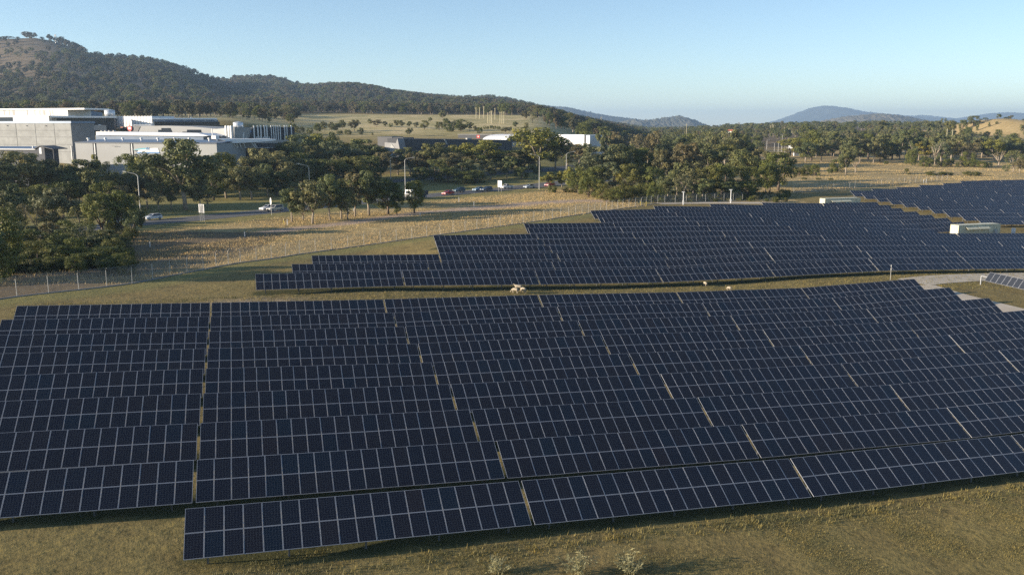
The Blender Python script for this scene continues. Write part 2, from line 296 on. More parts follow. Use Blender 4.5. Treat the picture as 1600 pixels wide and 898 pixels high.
# ------------------------------------------------------------------ mesh helpers
class MB:
    def __init__(self): self.v = []; self.f = []; self.m = []; self.uv = {}
    def quad(self, a, b, c, d, mi=0, uv=None):
        i = len(self.v); self.v += [tuple(a), tuple(b), tuple(c), tuple(d)]; self.f.append((i, i + 1, i + 2, i + 3)); self.m.append(mi)
        if uv: self.uv[len(self.f) - 1] = uv
    def poly(self, pts, mi=0):
        i = len(self.v); self.v += [tuple(p) for p in pts]; self.f.append(tuple(range(i, i + len(pts)))); self.m.append(mi)
    def box(self, lo, hi, mi=0, M=None):
        i = len(self.v); x0, y0, z0 = lo; x1, y1, z1 = hi
        c = [(x0, y0, z0), (x1, y0, z0), (x1, y1, z0), (x0, y1, z0), (x0, y0, z1), (x1, y0, z1), (x1, y1, z1), (x0, y1, z1)]
        if M is not None: c = [tuple(M @ Vector(p)) for p in c]
        self.v += c
        for q in ((0, 3, 2, 1), (4, 5, 6, 7), (0, 1, 5, 4), (1, 2, 6, 5), (2, 3, 7, 6), (3, 0, 4, 7)): self.f.append(tuple(i + k for k in q)); self.m.append(mi)
    def tube(self, pts, rad, n=6, mi=0, cap=True):
        pts = [Vector(p) for p in pts]; rad = rad if hasattr(rad, '__len__') else [rad] * len(pts); rings = []
        for k, p in enumerate(pts):
            d = (pts[min(k + 1, len(pts) - 1)] - pts[max(k - 1, 0)]).normalized()
            a = d.cross(Vector((0, 0, 1)) if abs(d.z) < .9 else Vector((1, 0, 0))).normalized(); bb = d.cross(a)
            i = len(self.v); rings.append(i)
            for j in range(n):
                an = 2 * math.pi * j / n; self.v.append(tuple(p + (a * math.cos(an) + bb * math.sin(an)) * rad[k]))
        for r0, r1 in zip(rings, rings[1:]):
            for j in range(n): self.f.append((r0 + j, r1 + j, r1 + (j + 1) % n, r0 + (j + 1) % n)); self.m.append(mi)
        if cap:
            self.f.append(tuple(rings[0] + j for j in range(n))); self.m.append(mi)
            self.f.append(tuple(rings[-1] + j for j in reversed(range(n)))); self.m.append(mi)
    def prism(self, pts, d, mi=0):                          # extrude a polygon along vector d
        n = len(pts); i = len(self.v); d = Vector(d)
        self.v += [tuple(Vector(p)) for p in pts] + [tuple(Vector(p) + d) for p in pts]
        self.f.append(tuple(range(i, i + n))); self.m.append(mi); self.f.append(tuple(reversed(range(i + n, i + 2 * n)))); self.m.append(mi)
        for k in range(n): self.f.append((i + k, i + n + k, i + n + (k + 1) % n, i + (k + 1) % n)); self.m.append(mi)
    def mesh(self, name, mats, smooth=False):
        me = bpy.data.meshes.new(name); me.from_pydata(self.v, [], self.f)
        for q in mats: me.materials.append(MAT[q] if isinstance(q, str) else q)
        me.polygons.foreach_set('material_index', self.m)
        if self.uv:
            ul = me.uv_layers.new(name='UVMap')
            for fi, u in self.uv.items():
                p = me.polygons[fi]
                for k, li in enumerate(p.loop_indices): ul.data[li].uv = u[k]
        if smooth: me.polygons.foreach_set('use_smooth', [True] * len(me.polygons))
        me.update(); return me
def link(name, me, parent=None, loc=None, rot=None, **props):
    o = bpy.data.objects.new(name, me); COL.objects.link(o)
    if parent is not None: o.parent = parent
    if loc is not None: o.location = loc
    if rot is not None: o.rotation_euler = rot
    for k, v in props.items(): o[k] = v
    return o
def part(name, mb, mats, parent, smooth=False, **props):
    return link(name, mb.mesh(name, [mats] if isinstance(mats, str) else mats, smooth), parent, **props)
def thing(name, label, cat, loc=(0, 0, 0), rotz=0.0, group=None):
    o = bpy.data.objects.new(name, None); COL.objects.link(o); o.location = loc; o.rotation_euler = (0, 0, rotz); o.empty_display_size = .3
    o['label'] = label; o['category'] = cat
    if group: o['group'] = group
    return o
def copy_tree(o, parent=None):
    c = o.copy(); COL.objects.link(c); c.parent = parent
    for ch in list(o.children): copy_tree(ch, c)
    return c
def np_mesh(name, V, F, mats, mi=None, smooth=False):       # V (n,3) float, F (m,k) int
    me = bpy.data.meshes.new(name); V = np.asarray(V, np.float32); F = np.asarray(F, np.int32); k = F.shape[1]
    me.vertices.add(len(V)); me.vertices.foreach_set('co', V.ravel())
    me.loops.add(F.size); me.loops.foreach_set('vertex_index', F.ravel())
    me.polygons.add(len(F)); me.polygons.foreach_set('loop_start', np.arange(0, F.size, k, dtype=np.int32))
    for q in mats: me.materials.append(MAT[q] if isinstance(q, str) else q)
    if mi is not None: me.polygons.foreach_set('material_index', np.asarray(mi, np.int32))
    if smooth: me.polygons.foreach_set('use_smooth', np.ones(len(F), bool))
    me.update(calc_edges=True); me.validate(); return me
ORD = ['', 'first', 'second', 'third', 'fourth', 'fifth', 'sixth', 'seventh', 'eighth', 'ninth', 'tenth', 'eleventh', 'twelfth', 'thirteenth', 'fourteenth', 'fifteenth', 'sixteenth', 'seventeenth', 'eighteenth', 'nineteenth', 'twentieth', 'twenty-first', 'twenty-second', 'twenty-third', 'twenty-fourth', 'twenty-fifth', 'twenty-sixth', 'twenty-seventh', 'twenty-eighth', 'twenty-ninth', 'thirtieth']

# ------------------------------------------------------------------ ground
def polydist(x, y, pl):
    d = np.full(np.shape(x), 1e9)
    for (ax, ay), (bx, by) in zip(pl, pl[1:]):
        dx, dy = bx - ax, by - ay; tt = np.clip(((x - ax) * dx + (y - ay) * dy) / (dx * dx + dy * dy), 0, 1)
        d = np.minimum(d, np.hypot(x - ax - tt * dx, y - ay - tt * dy))
    return d
def inpoly(x, y, pl):
    ins = np.zeros(np.shape(x), bool); n = len(pl)
    for i in range(n):
        (ax, ay), (bx, by) = pl[i], pl[(i + 1) % n]
        c = ((ay > y) != (by > y)) & (x < (bx - ax) * (y - ay) / (by - ay + 1e-12) + ax); ins ^= c
    return ins
def PL(pts): return [tuple(gp(*p)[:2]) for p in pts]
FENCE = PL([(-120, 487), (0, 467), (48, 461), (87, 457), (124, 453), (160, 449), (194, 445), (226, 440), (258, 433), (320, 421), (373, 411), (420, 405), (470, 397), (515, 391), (560, 385), (610, 378), (660, 371), (710, 364), (760, 357), (810, 350), (850, 344.5), (890, 338), (930, 332), (975, 325.5), (1002, 322)])
FENCE2 = PL([(1002, 322), (1020, 319), (1042, 317), (1064, 317)]) 
ROADN = PL([(60, 372), (170, 357.5), (230, 352), (300, 346), (360, 340), (420, 334), (520, 324), (625, 313.5), (700, 306), (760, 300.5), (820, 295), (890, 288.5), (960, 283)])
TRACK = PL([(150, 398), (190, 391), (250, 384), (330, 374), (400, 366), (470, 356), (540, 349), (600, 340), (660, 332), (720, 328), (780, 323), (840, 317), (900, 314), (960, 314)])
def bandpoly(near, w):
    a = np.array(near); d = np.diff(a, axis=0); d = np.vstack([d, d[-1]]); d /= np.linalg.norm(d, axis=1)[:, None]
    return [tuple(p + np.array([-q[1], q[0]]) * w) for p, q in zip(a, d)]
ROAD = bandpoly(ROADN, 5.2)
ROAD2 = PL([(430, 301), (520, 293), (610, 283.5), (645, 281), (760, 272), (860, 265), (930, 261)])
ACCESS = PL([(1425, 441), (1460, 437), (1500, 434.5), (1545, 432.5), (1600, 431), (1680, 430)])
ACCESS2 = PL([(1440, 446), (1468, 455), (1500, 464), (1535, 473), (1575, 483), (1640, 500)])

def axis_(segs):
    out = [segs[0][0]]
    for a, b_, st in segs:
        n = max(1, int(round((b_ - a) / st))); out += list(np.linspace(a, b_, n + 1)[1:])
    return np.array(out)
gx = axis_([(-16000, -4000, 1500), (-4000, -1500, 120), (-1500, -700, 40), (-700, -250, 16), (-250, -110, 4), (-110, 180, 1.6), (180, 420, 4), (420, 900, 16), (900, 3000, 80), (3000, 16000, 1500)])
gy = axis_([(-4000, -200, 400), (-200, 20, 12), (20, 140, 1.5), (140, 300, 2.4), (300, 560, 5), (560, 1100, 12), (1100, 2700, 22), (2700, 4200, 100), (4200, 18000, 1200)])
GX, GY = np.meshgrid(gx, gy)
GZ = gz(GX, GY)
GZ = np.where((GY > 4000) | (np.abs(GX) > 3500), np.minimum(GZ, 10), GZ)
nyv, nxv = GX.shape
idx = np.arange(nxv * nyv).reshape(nyv, nxv)
F = np.stack([idx[:-1, :-1], idx[:-1, 1:], idx[1:, 1:], idx[1:, :-1]], -1).reshape(-1, 4)
gme = np_mesh('ground', np.stack([GX, GY, GZ], -1).reshape(-1, 3), F, ['ground'], smooth=True)
yy = np.maximum(GY, 5); PXL = 800 + GX / yy * FOC
straw = np.zeros_like(GX); dirt = np.zeros_like(GX); scrub = np.zeros_like(GX); field = np.zeros_like(GX); lush = np.zeros_like(GX)
verge = inpoly(GX, GY, FENCE + [tuple(p) for p in reversed(ROADN)])
dr = polydist(GX, GY, ROADN)
straw = np.where(verge, sstep(3, 16, dr), 0)
lush = np.where(verge, sstep(20, 4, dr) * .7, 0)
dirt = np.where(verge, sstep(4.2, 1.8, polydist(GX, GY, TRACK)), 0)
dirt = np.maximum(dirt, np.where(verge & (PXL > 700) & (PXL < 960), sstep(9, 4, polydist(GX, GY, TRACK)) * .8, 0))
uu, vv = xy2uv(GX, GY)
rplain = (GY > 255) & (PXL > 1080) & (vv > 210) & ~((uu > 165) & (vv < 300) & (GY < 300 + (uu - 180) * .3))
straw = np.maximum(straw, np.where(rplain, sstep(210, 232, vv) * sstep(1080, 1200, PXL), 0))
beyond = (GY > 300) & (PXL < 1080)
lawn2 = (polydist(GX, GY, ROAD) < 70) & ~verge & (GX < 60)
lush = np.maximum(lush, np.where(lawn2, .8, 0))
field = np.maximum(field, sstep(430, 640, GY) * sstep(1000, 900, PXL) * (1 - sstep(880, 1000, GY)))
scrub = np.maximum(scrub, sstep(930, 1180, GY) * sstep(1060, 880, PXL))
scrub = np.maximum(scrub, sstep(600, 760, GY) * sstep(860, 920, PXL) * (1 - np.exp(-((GX - 520) / 130) ** 2 - ((GY - 930) / 190) ** 2)) * .85)
straw = np.maximum(straw, np.exp(-((GX - 520) / 150) ** 2 - ((GY - 930) / 200) ** 2) * .85)
scrub = np.maximum(scrub, np.where((GX < -48) & (GY < 190) & (GY > 105) & (polydist(GX, GY, ROADN) > 6) & verge, sstep(-40, -62, GX - (GY - 125) * .2) * .9, 0))
lush = np.maximum(lush, np.where(~verge & (GY < 220), sstep(9, 3, polydist(GX, GY, FENCE)) * .75, 0))
dirt = np.maximum(dirt, 0.55 * np.exp(-((uu - 2) / 9) ** 2 - ((vv - 112) / 3.0) ** 2)); dirt = np.maximum(dirt, .5 * np.exp(-((uu + 3) / 6) ** 2 - ((vv - 44.2) / .8) ** 2))
under = np.zeros_like(GX)  # mask below the rows: grass with panel shade put into its colour
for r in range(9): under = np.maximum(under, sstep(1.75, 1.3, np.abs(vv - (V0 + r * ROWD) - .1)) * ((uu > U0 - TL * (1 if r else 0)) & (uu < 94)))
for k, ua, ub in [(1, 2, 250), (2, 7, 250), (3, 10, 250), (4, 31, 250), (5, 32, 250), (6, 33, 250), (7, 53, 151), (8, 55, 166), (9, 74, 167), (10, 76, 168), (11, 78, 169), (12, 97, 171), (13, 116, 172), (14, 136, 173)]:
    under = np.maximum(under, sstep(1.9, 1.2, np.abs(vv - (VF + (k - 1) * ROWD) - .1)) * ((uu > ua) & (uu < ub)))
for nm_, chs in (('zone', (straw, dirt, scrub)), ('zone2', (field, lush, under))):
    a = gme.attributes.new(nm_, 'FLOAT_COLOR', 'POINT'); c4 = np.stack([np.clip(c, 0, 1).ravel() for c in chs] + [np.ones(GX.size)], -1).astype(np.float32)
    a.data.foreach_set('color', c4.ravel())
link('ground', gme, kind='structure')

def strip(name, line, width, mat, zoff, nacross=5, step=3.0, mb=None, off=0.0):
    a = [np.array(p, float) for p in line]; pts = []
    for i in range(len(a) - 1):                              # Catmull-Rom
        p0, p1, p2, p3 = a[max(i - 1, 0)], a[i], a[i + 1], a[min(i + 2, len(a) - 1)]
        n = max(2, int(np.linalg.norm(p2 - p1) / step))
        for k in range(n):
            q = k / n; pts.append(.5 * ((2 * p1) + (-p0 + p2) * q + (2 * p0 - 5 * p1 + 4 * p2 - p3) * q * q + (-p0 + 3 * p1 - 3 * p2 + p3) * q ** 3))
    pts.append(a[-1]); pts = np.array(pts); d = np.gradient(pts, axis=0); d /= np.linalg.norm(d, axis=1)[:, None]; nrm = np.stack([-d[:, 1], d[:, 0]], -1)
    s = np.linspace(-.5, .5, nacross) * width + off
    X = pts[:, 0][:, None] + nrm[:, 0][:, None] * s; Y = pts[:, 1][:, None] + nrm[:, 1][:, None] * s
    Z = gz(X, Y) + zoff
    ii = np.arange(X.size).reshape(X.shape); Fq = np.stack([ii[:-1, 1:], ii[:-1, :-1], ii[1:, :-1], ii[1:, 1:]], -1).reshape(-1, 4)
    return np.stack([X, Y, Z], -1).reshape(-1, 3), Fq
V_, F_ = strip('main_road', ROAD, 10.2, 'asphalt', .06); link('road', np_mesh('road', V_, F_, ['asphalt'], smooth=True), kind='structure')
V_, F_ = strip('side_road', ROAD2, 9.0, 'asphalt', .06); link('side_road', np_mesh('side_road', V_, F_, ['asphalt'], smooth=True), kind='structure')
for off in (-4.7, 4.7): 
    V_, F_ = strip('edge', ROAD, .14, 'white_paint', .068, 2, off=off); link('road_edge_line', np_mesh('road_edge_line', V_, F_, ['white_paint']), kind='structure')
V_, F_ = strip('lane', ROAD, .12, 'white_paint', .068, 2, step=2.0, off=0); keep = (np.arange(len(F_)) // 2) % 3 == 0
link('road_lane_dashes', np_mesh('road_lane_dashes', V_, F_[keep], ['white_paint']), kind='structure')
V_, F_ = strip('access', ACCESS, 5.6, 'gravel', .05, 7, 1.5); link('access_road', np_mesh('access_road', V_, F_, ['gravel'], smooth=True), kind='structure')
V_, F_ = strip('access2', ACCESS2, 4.6, 'gravel', .058, 7, 1.5); link('access_track', np_mesh('access_track', V_, F_, ['gravel'], smooth=True), kind='structure')
V_, F_ = strip('pad', [uv2xy(150, 226), uv2xy(163, 219), uv2xy(176, 214)], 6, 'gravel', .05, 5); link('gravel_pad', np_mesh('gravel_pad', V_, F_, ['gravel'], smooth=True), kind='structure')
V_, F_ = strip('pad2', [uv2xy(118, 231), uv2xy(135, 229), uv2xy(150, 226)], 5, 'gravel', .05, 5); link('gravel_track', np_mesh('gravel_track', V_, F_, ['gravel'], smooth=True), kind='structure')

# far ranges: real mounds at their distances
def range_hill(name, D, sil, depth, jag, seed):
    xs = np.array([(p[0] - 800) / FOC * D for p in sil]); zs = np.array([CAMH + (197 - p[1]) / FOC * D for p in sil])
    n = 220; X = np.linspace(xs[0], xs[-1], n); S = np.interp(X, xs, zs); k = np.ones(5) / 5; S = np.convolve(np.pad(S, 2, 'edge'), k, 'valid')
    T = np.linspace(-1, 1.2, 60); r2 = np.random.default_rng(seed)
    XX, TT = np.meshgrid(X, T); ph = r2.uniform(0, 6, 6)
    spur = sum(np.sin(XX / (depth * f_) * 6 + ph[i] + TT * 2 * np.sin(ph[i])) / (i + 1) for i, f_ in enumerate((.9, .5, .28, .16)))
    prof = np.exp(-(TT * 1.55) ** 2) * (1 + .10 * spur * np.abs(TT)) 
    ZZ = -20 + (S[None] + 20) * prof + r2.normal(0, jag, XX.shape) * np.clip(prof * 1.5 - .05, 0, 1)
    YY = D + TT * depth + 0 * XX
    ii = np.arange(XX.size).reshape(XX.shape); Fq = np.stack([ii[:-1, :-1], ii[:-1, 1:], ii[1:, 1:], ii[1:, :-1]], -1).reshape(-1, 4)
    link(name, np_mesh(name, np.stack([XX, YY, ZZ], -1).reshape(-1, 3), Fq, ['mountain_forest' if D > 6000 else 'far_forest'], smooth=True), kind='structure')
range_hill('far_hill', 4600, [(780, 215), (900, 199), (960, 193), (985, 187), (1000, 189), (1020, 187), (1040, 184), (1055, 182), (1070, 186), (1085, 192), (1100, 199), (1130, 206)], 700, 3, 1)
range_hill('far_hill', 6200, [(700, 190), (800, 172), (850, 166), (885, 169), (930, 179), (980, 186), (1040, 194), (1100, 202), (1150, 206)], 1100, 3, 2)
range_hill('far_hill', 4800, [(1180, 206), (1240, 200), (1272, 195), (1300, 186), (1335, 181), (1360, 179), (1385, 181), (1410, 186), (1430, 192), (1460, 200), (1520, 207)], 800, 3, 3)
range_hill('far_mountain', 11500, [(1080, 208), (1150, 203), (1200, 195), (1225, 186), (1245, 177), (1262, 169), (1278, 166.5), (1295, 168.5), (1320, 174), (1345, 177.5), (1390, 181), (1440, 187), (1490, 193), (1560, 204)], 2200, 4, 4)
range_hill('far_mountain', 12500, [(1320, 206), (1380, 192), (1410, 183.5), (1425, 180.5), (1450, 184), (1480, 187), (1510, 183), (1540, 178), (1555, 176.5), (1580, 181), (1620, 184), (1680, 190), (1760, 205)], 2200, 4, 5)

# ------------------------------------------------------------------ solar tables
MW, MH, MT = 0.997, 1.612, 0.040
def panel_geo(mb, M):
    fw = .022; hx, hy = MW / 2, MH / 2; ix, iy = hx - fw, hy - fw
    T = lambda p: tuple(M @ Vector(p))
    o = [(-hx, -hy), (hx, -hy), (hx, hy), (-hx, hy)]; q = [(-ix, -iy), (ix, -iy), (ix, iy), (-ix, iy)]
    mb.quad(*[T((a, b, -.004)) for a, b in q], 1, [(0, 0), (1, 0), (1, 1), (0, 1)])
    for k in range(4):
        a, b, c, d = o[k], o[(k + 1) % 4], q[(k + 1) % 4], q[k]
        mb.quad(T(a + (0,)), T(b + (0,)), T(c + (0,)), T(d + (0,)), 0)
        mb.quad(T(a + (-MT,)), T(b + (-MT,)), T(b + (0,)), T(a + (0,)), 0)
    mb.quad(*[T((a, b, -MT)) for a, b in reversed(o)], 2)
PM = ['panel_frame', 'solar_glass', 'panel_back']
mb = MB(); panel_geo(mb, Matrix.Identity(4)); PANEL = mb.mesh('solar_panel', PM)
ct, st_ = math.cos(TILT), math.sin(TILT); HC = 1.5
def slot(i, j, n): return (-(n * MODW) / 2 + (i + .5) * MODW, (j - .5) * (MH + .022) * ct, HC + (j - .5) * (MH + .022) * st_)
RT = Matrix.Rotation(TILT, 4, 'X')
def field_mesh(n):
    mb = MB()
    for i in range(n):
        for j in (0, 1): panel_geo(mb, Matrix.Translation(slot(i, j, n)) @ RT)
    return mb.mesh('panel_field', PM)
def frame_mesh(n, posts):
    mb = MB(); half = n * MODW / 2
    for s in (-1.25, -.42, .42, 1.25):                       # purlins under the panels
        mb.box((-half, -.03, -.13), (half, .03, -.045), 0, Matrix.Translation((0, s * ct, HC + s * st_)) @ RT)
    xs = np.linspace(-half + 1.2, half - 1.2, max(2, int(round(n / 4))))
    for x in xs:
        mb.box((x - .04, -1.45, -.23), (x + .04, 1.45, -.135), 0, Matrix.Translation((0, 0, HC)) @ RT)
        if posts:
            mb.box((x - .05, -.88, -.5), (x + .05, -.78, HC - .83 * math.tan(TILT) - .20)); mb.box((x - .05, .78, -.5), (x + .05, .88, HC + .83 * math.tan(TILT) - .20))
    return mb.mesh('support_frame', ['dull_steel']), xs
FIELD = {}; FRAME = {}; FRAMEP = {}
def post_mesh(h):
    mb = MB(); mb.box((-.05, -.05, -.5), (.05, .05, h)); return mb.mesh('post', ['dull_steel'])
PF = post_mesh(HC - .66 * math.tan(TILT) - .20); PB = post_mesh(HC + .83 * math.tan(TILT) - .20)
def table(u, v, n, label, group, detail, posts):
    half = n * MODW / 2; uc = u + half
    xa, ya = uv2xy(u, v); xb, yb = uv2xy(u + 2 * half, v); za, zb = g1(xa, ya), g1(xb, yb)
    c = Vector(((xa + xb) / 2, (ya + yb) / 2, (za + zb) / 2 + random.uniform(-.012, .012)))
    ax = Vector((xb - xa, yb - ya, zb - za)).normalized(); ay = Vector((PX[0], PX[1], 0)); ay = (ay - ax * ay.dot(ax)).normalized(); az = ax.cross(ay)
    o = thing('solar_table', label, 'solar array', group=group)
    M = Matrix((ax, ay, az)).transposed().to_4x4(); M.translation = c; o.matrix_world = M
    if n not in FRAME: FRAME[n] = frame_mesh(n, False); FRAMEP[n] = frame_mesh(n, True); FIELD[n] = field_mesh(n)
    if detail:
        for i in range(n):
            for j in (0, 1):
                s = slot(i, j, n)
                link('solar_panel', PANEL, o, (s[0], s[1], s[2] + random.uniform(-.004, .004)), (TILT + random.uniform(-.004, .004), random.uniform(-.003, .003), 0))
    else: link('panel_field', FIELD[n], o, kind='stuff')
    if posts:
        link('support_frame', FRAME[n][0], o)
        for x in FRAME[n][1]: link('post', PF, o, (float(x), -.66, 0)); link('post', PB, o, (float(x), .83, 0))
    else: link('support_frame', FRAMEP[n][0], o)
    return o
def in_view(u, v, n):
    for q in np.linspace(0, n * MODW, 9):
        for s in (-1.4, 1.4):
            x, y = uv2xy(u + q, v + s); p = proj((x, y, g1(x, y) + 1.5))
            if -6 < p[0] < 1606 and p[1] < 905: return True
    return False
n_tab = 0
for r in range(1, 10):
    v = V0 + (r - 1) * ROWD; c = 0
    rowname = ('front row' if r == 1 else 'rearmost ninth row' if r == 9 else ORD[r] + ' row from the front')
    for k in range(1 if r == 1 else 0, 6):
        u = U0 + (k - 1) * TL + (-.30 if r == 1 else .09)
        if not in_view(u, v, NMOD): continue
        c += 1
        table(u, v, NMOD, 'solar table in %s of near block, %s from left' % (rowname, ORD[c]), 'solar tables of the near block', True, r in (1, 2)); n_tab += 1
PH = {1: (0, 8.0), 2: (.26, 9), 3: (.43, 9), 4: (1.49, 9), 5: (1.55, 9.4), 6: (1.61, 9.6), 7: (2.64, 7.68), 8: (2.71, 8.42), 9: (3.74, 8.49), 10: (3.81, 8.56), 11: (3.88, 8.62), 12: (4.87, 8.69), 13: (5.86, 8.76), 14: (6.88, 8.82)}
for k in range(1, 15):
    v = VF + (k - 1) * ROWD; a, e = PH[k]; c = 0; ph = a
    while ph < e - .15:
        n = NMOD if ph + 1 <= e + .02 else int((e - ph) * TL / MODW)
        u = U0 + (ph + .27) * TL
        if n > 2 and in_view(u, v, n):
            c += 1; x, y = uv2xy(u + 9, v)
            table(u, v, n, 'solar table in %s of middle block, %s from left' % ('front row' if k == 1 else 'rearmost row' if k == 14 else ORD[k] + ' row', ORD[c]), 'solar tables of the middle block', y < 146, k == 1); n_tab += 1
        ph += 1
RB = {6: None, 7: 9.4, 8: 9.3, 9: 8.90, 10: 8.97, 11: 9.04, 12: 9.11, 13: 9.18, 14: 9.23, 15: 9.29, 16: 9.34, 17: 9.38, 18: 9.44, 19: 10.15, 20: 10.95, 21: 11.75, 22: 12.62, 23: 13.36}
for k in range(7, 24):
    v = VF + (k - 1) * ROWD; ph = RB[k]; c = 0
    while True:
        u = U0 + (ph + .27) * TL
        if not in_view(u, v, NMOD): break
        c += 1
        table(u, v, NMOD, 'solar table in %s of right rear block, %s from the aisle' % ('rearmost row' if k == 23 else ORD[k - 6] + ' row', ORD[c]), 'solar tables of the right rear block', False, False); n_tab += 1
        ph += 1
print('tables', n_tab)

# single-axis tracker beside the gravel road
trk = thing('solar_tracker', 'short single row solar tracker with pale panels beside the gravel road', 'solar tracker')
q0 = gp(1541, 447); dirx = Vector((-PX[0], -PX[1], 0))      # the row runs toward the camera
p_a = Vector((q0.x, q0.y, g1(q0.x, q0.y)))
pe = p_a + dirx * 22; pe.z = g1(pe.x, pe.y)
ax = (pe - p_a).normalized(); ay = Vector((0, 0, 1)).cross(ax).normalized(); az = ax.cross(ay)
M = Matrix((ax, ay, az)).transposed().to_4x4(); M.translation = p_a; trk.matrix_world = M
RT2 = Matrix.Rotation(math.radians(54), 4, 'X')
MAT['tracker_glass_lit'] = plain('tracker_glass_lit', (.034, .038, .047), .2, .12, 3, 0, .5)  # paler glass colour stands in for sky reflection and direct sun
TPANEL = PANEL.copy(); TPANEL.materials[1] = MAT['tracker_glass_lit']
for i in range(16):
    link('solar_panel', TPANEL, trk, (i * 1.03 + .5 + (.35 if i > 6 else 0), 0, 1.55), (RT2.to_euler().x, 0, 0))
mb = MB(); mb.tube([(-1.2, 0, 1.42), (18, 0, 1.42)], .07, 8); part('torque_tube', mb, 'galvanised', trk)
for x in (-1.1, 7.3, 16.5):
    mb = MB(); mb.box((x - .07, -.07, -.4), (x + .07, .07, 1.38)); part('post', mb, 'galvanised', trk)

# ------------------------------------------------------------------ containers and cabinets
def container(name, label, u, v, cols):
    o = thing(name, label, 'container'); x, y = uv2xy(u, v); o.location = (x, y, g1(*uv2xy(u + 6, v + 1.2)) + .12); o.rotation_euler = (0, 0, YAW)
    Lc, Wc, Hc = 12.19, 2.44, 2.7
    mb = MB()                                                # corrugated long sides
    nn = 60
    for s in (0, 1):
        for i in range(nn):
            x0, x1 = .15 + i * (Lc - .3) / nn, .15 + (i + 1) * (Lc - .3) / nn; xm0 = x0 + (x1 - x0) * .25; xm1 = x0 + (x1 - x0) * .5; xm2 = x0 + (x1 - x0) * .75
            ya, yb = (.06, .10) if s == 0 else (Wc - .06, Wc - .10)
            for p, q, a, b in ((x0, xm0, ya, yb), (xm0, xm1, yb, yb), (xm1, xm2, yb, ya), (xm2, x1, ya, ya)):
                mb.quad((p, a, .12), (q, b, .12), (q, b, Hc - .1), (p, a, Hc - .1))
    part('side_wall', mb, 'cream_paint', o)
    mb = MB(); mb.box((.1, .1, Hc - .09), (Lc - .1, Wc - .1, Hc - .02)); part('roof', mb, 'cream_paint', o)
    mb = MB(); mb.box((.03, .12, .13), (.08, Wc - .12, Hc - .12)); mb.box((.0, .5, .3), (.03, .56, Hc - .3)); mb.box((.0, 1.2, .3), (.03, 1.26, Hc - .3)); part('end_door', mb, 'cream_paint', o)
    mb = MB(); mb.box((Lc - .08, .12, .13), (Lc - .03, Wc - .12, Hc - .12)); part('end_wall', mb, 'cream_paint', o)
    mb = MB()
    for xx in (0, Lc - .14):
        for yv in (0, Wc - .14): mb.box((xx, yv, 0), (xx + .14, yv + .14, Hc))
    for yv in (0, Wc - .12):
        mb.box((.14, yv, 0), (Lc - .14, yv + .12, .12)); mb.box((.14, yv, Hc - .1), (Lc - .14, yv + .12, Hc))
    part('corner_frame', mb, 'cream_paint', o)
    for a, b in ((2.1, 5.3), (5.5, 8.6)):                    # awnings over the vents
        mb = MB(); mb.prism([(a, .05, 2.3), (a, -.75, 1.75), (a, -.75, 1.68), (a, .05, 2.2)], (b - a, 0, 0)); part('awning', mb, 'cream_paint', o)
    mb = MB(); mb.box((8.9, -.02, .14), (9.8, .05, 2.2)); part('door', mb, 'cream_paint', o)
    mb = MB(); mb.box((10.3, -.28, .5), (11.2, .05, 1.3)); part('cooling_unit', mb, 'galvanised', o)
    if cols:
        for i, mname in enumerate(('rust_red', 'teal_sign', 'rust_red', 'teal_sign')):
            mb = MB(); mb.box((2.4 + i * 1.5, -.03, .3), (3.7 + i * 1.5, .05, 1.5)); part('vent_panel', mb, mname, o)
    for xx in (.4, 6, 11.4): 
        mb = MB(); mb.box((xx, .2, -.3), (xx + .4, Wc - .2, -.01)); part('footing', mb, 'concrete', o)
    return o
def on_v(px, py, v):
    r = ray(px, py); t = v / (r[0] * PX[0] + r[1] * PX[1]); return t * (r[0] * RX[0] + r[1] * RX[1]), CAMH + t * r[2]
container('inverter_container', 'cream shipping container with twin awnings, nearest of the two among the panels', on_v(1497, 366, 158.6)[0], 158.6, False)
container('inverter_container', 'cream shipping container with blue and rust vent panels at the far gravel pad', on_v(1289, 316, 211.0)[0], 211.0, True)
CABS = [(1333, 305, 16, 'behind the far container'), (1368.5, 313, 14, 'at the aisle just right of the far container'), (1387.5, 318, 13, 'second along the aisle from the far container'), (1429.5, 327, 11, 'halfway down the aisle'), (1475, 337, 9, 'at the aisle behind the near container'), (1583.5, 361, 7, 'just right of the near container')]
for i, (px, py, k, where) in enumerate(CABS):
    v = VF + (k - 1) * ROWD + 1.3; u, _ = on_v(px, py, v); x, y = uv2xy(u, v)
    o = thing('combiner_cabinet', 'white electrical cabinet on a stand ' + where, 'cabinet', (x, y, g1(x, y)), YAW, 'combiner cabinets along the aisle')
    mb = MB(); mb.box((-.4, -.22, .55), (.4, .22, 1.75)); mb.box((-.44, -.27, 1.75), (.44, .27, 1.81)); part('body', mb, 'white_paint', o)
    mb = MB(); mb.box((-.34, -.25, .62), (.34, -.223, 1.7)); part('door', mb, 'white_paint', o)
    for xx in (-.32, .26): 
        mb = MB(); mb.box((xx, -.05, -.3), (xx + .07, .05, .548)); part('leg', mb, 'galvanised', o)

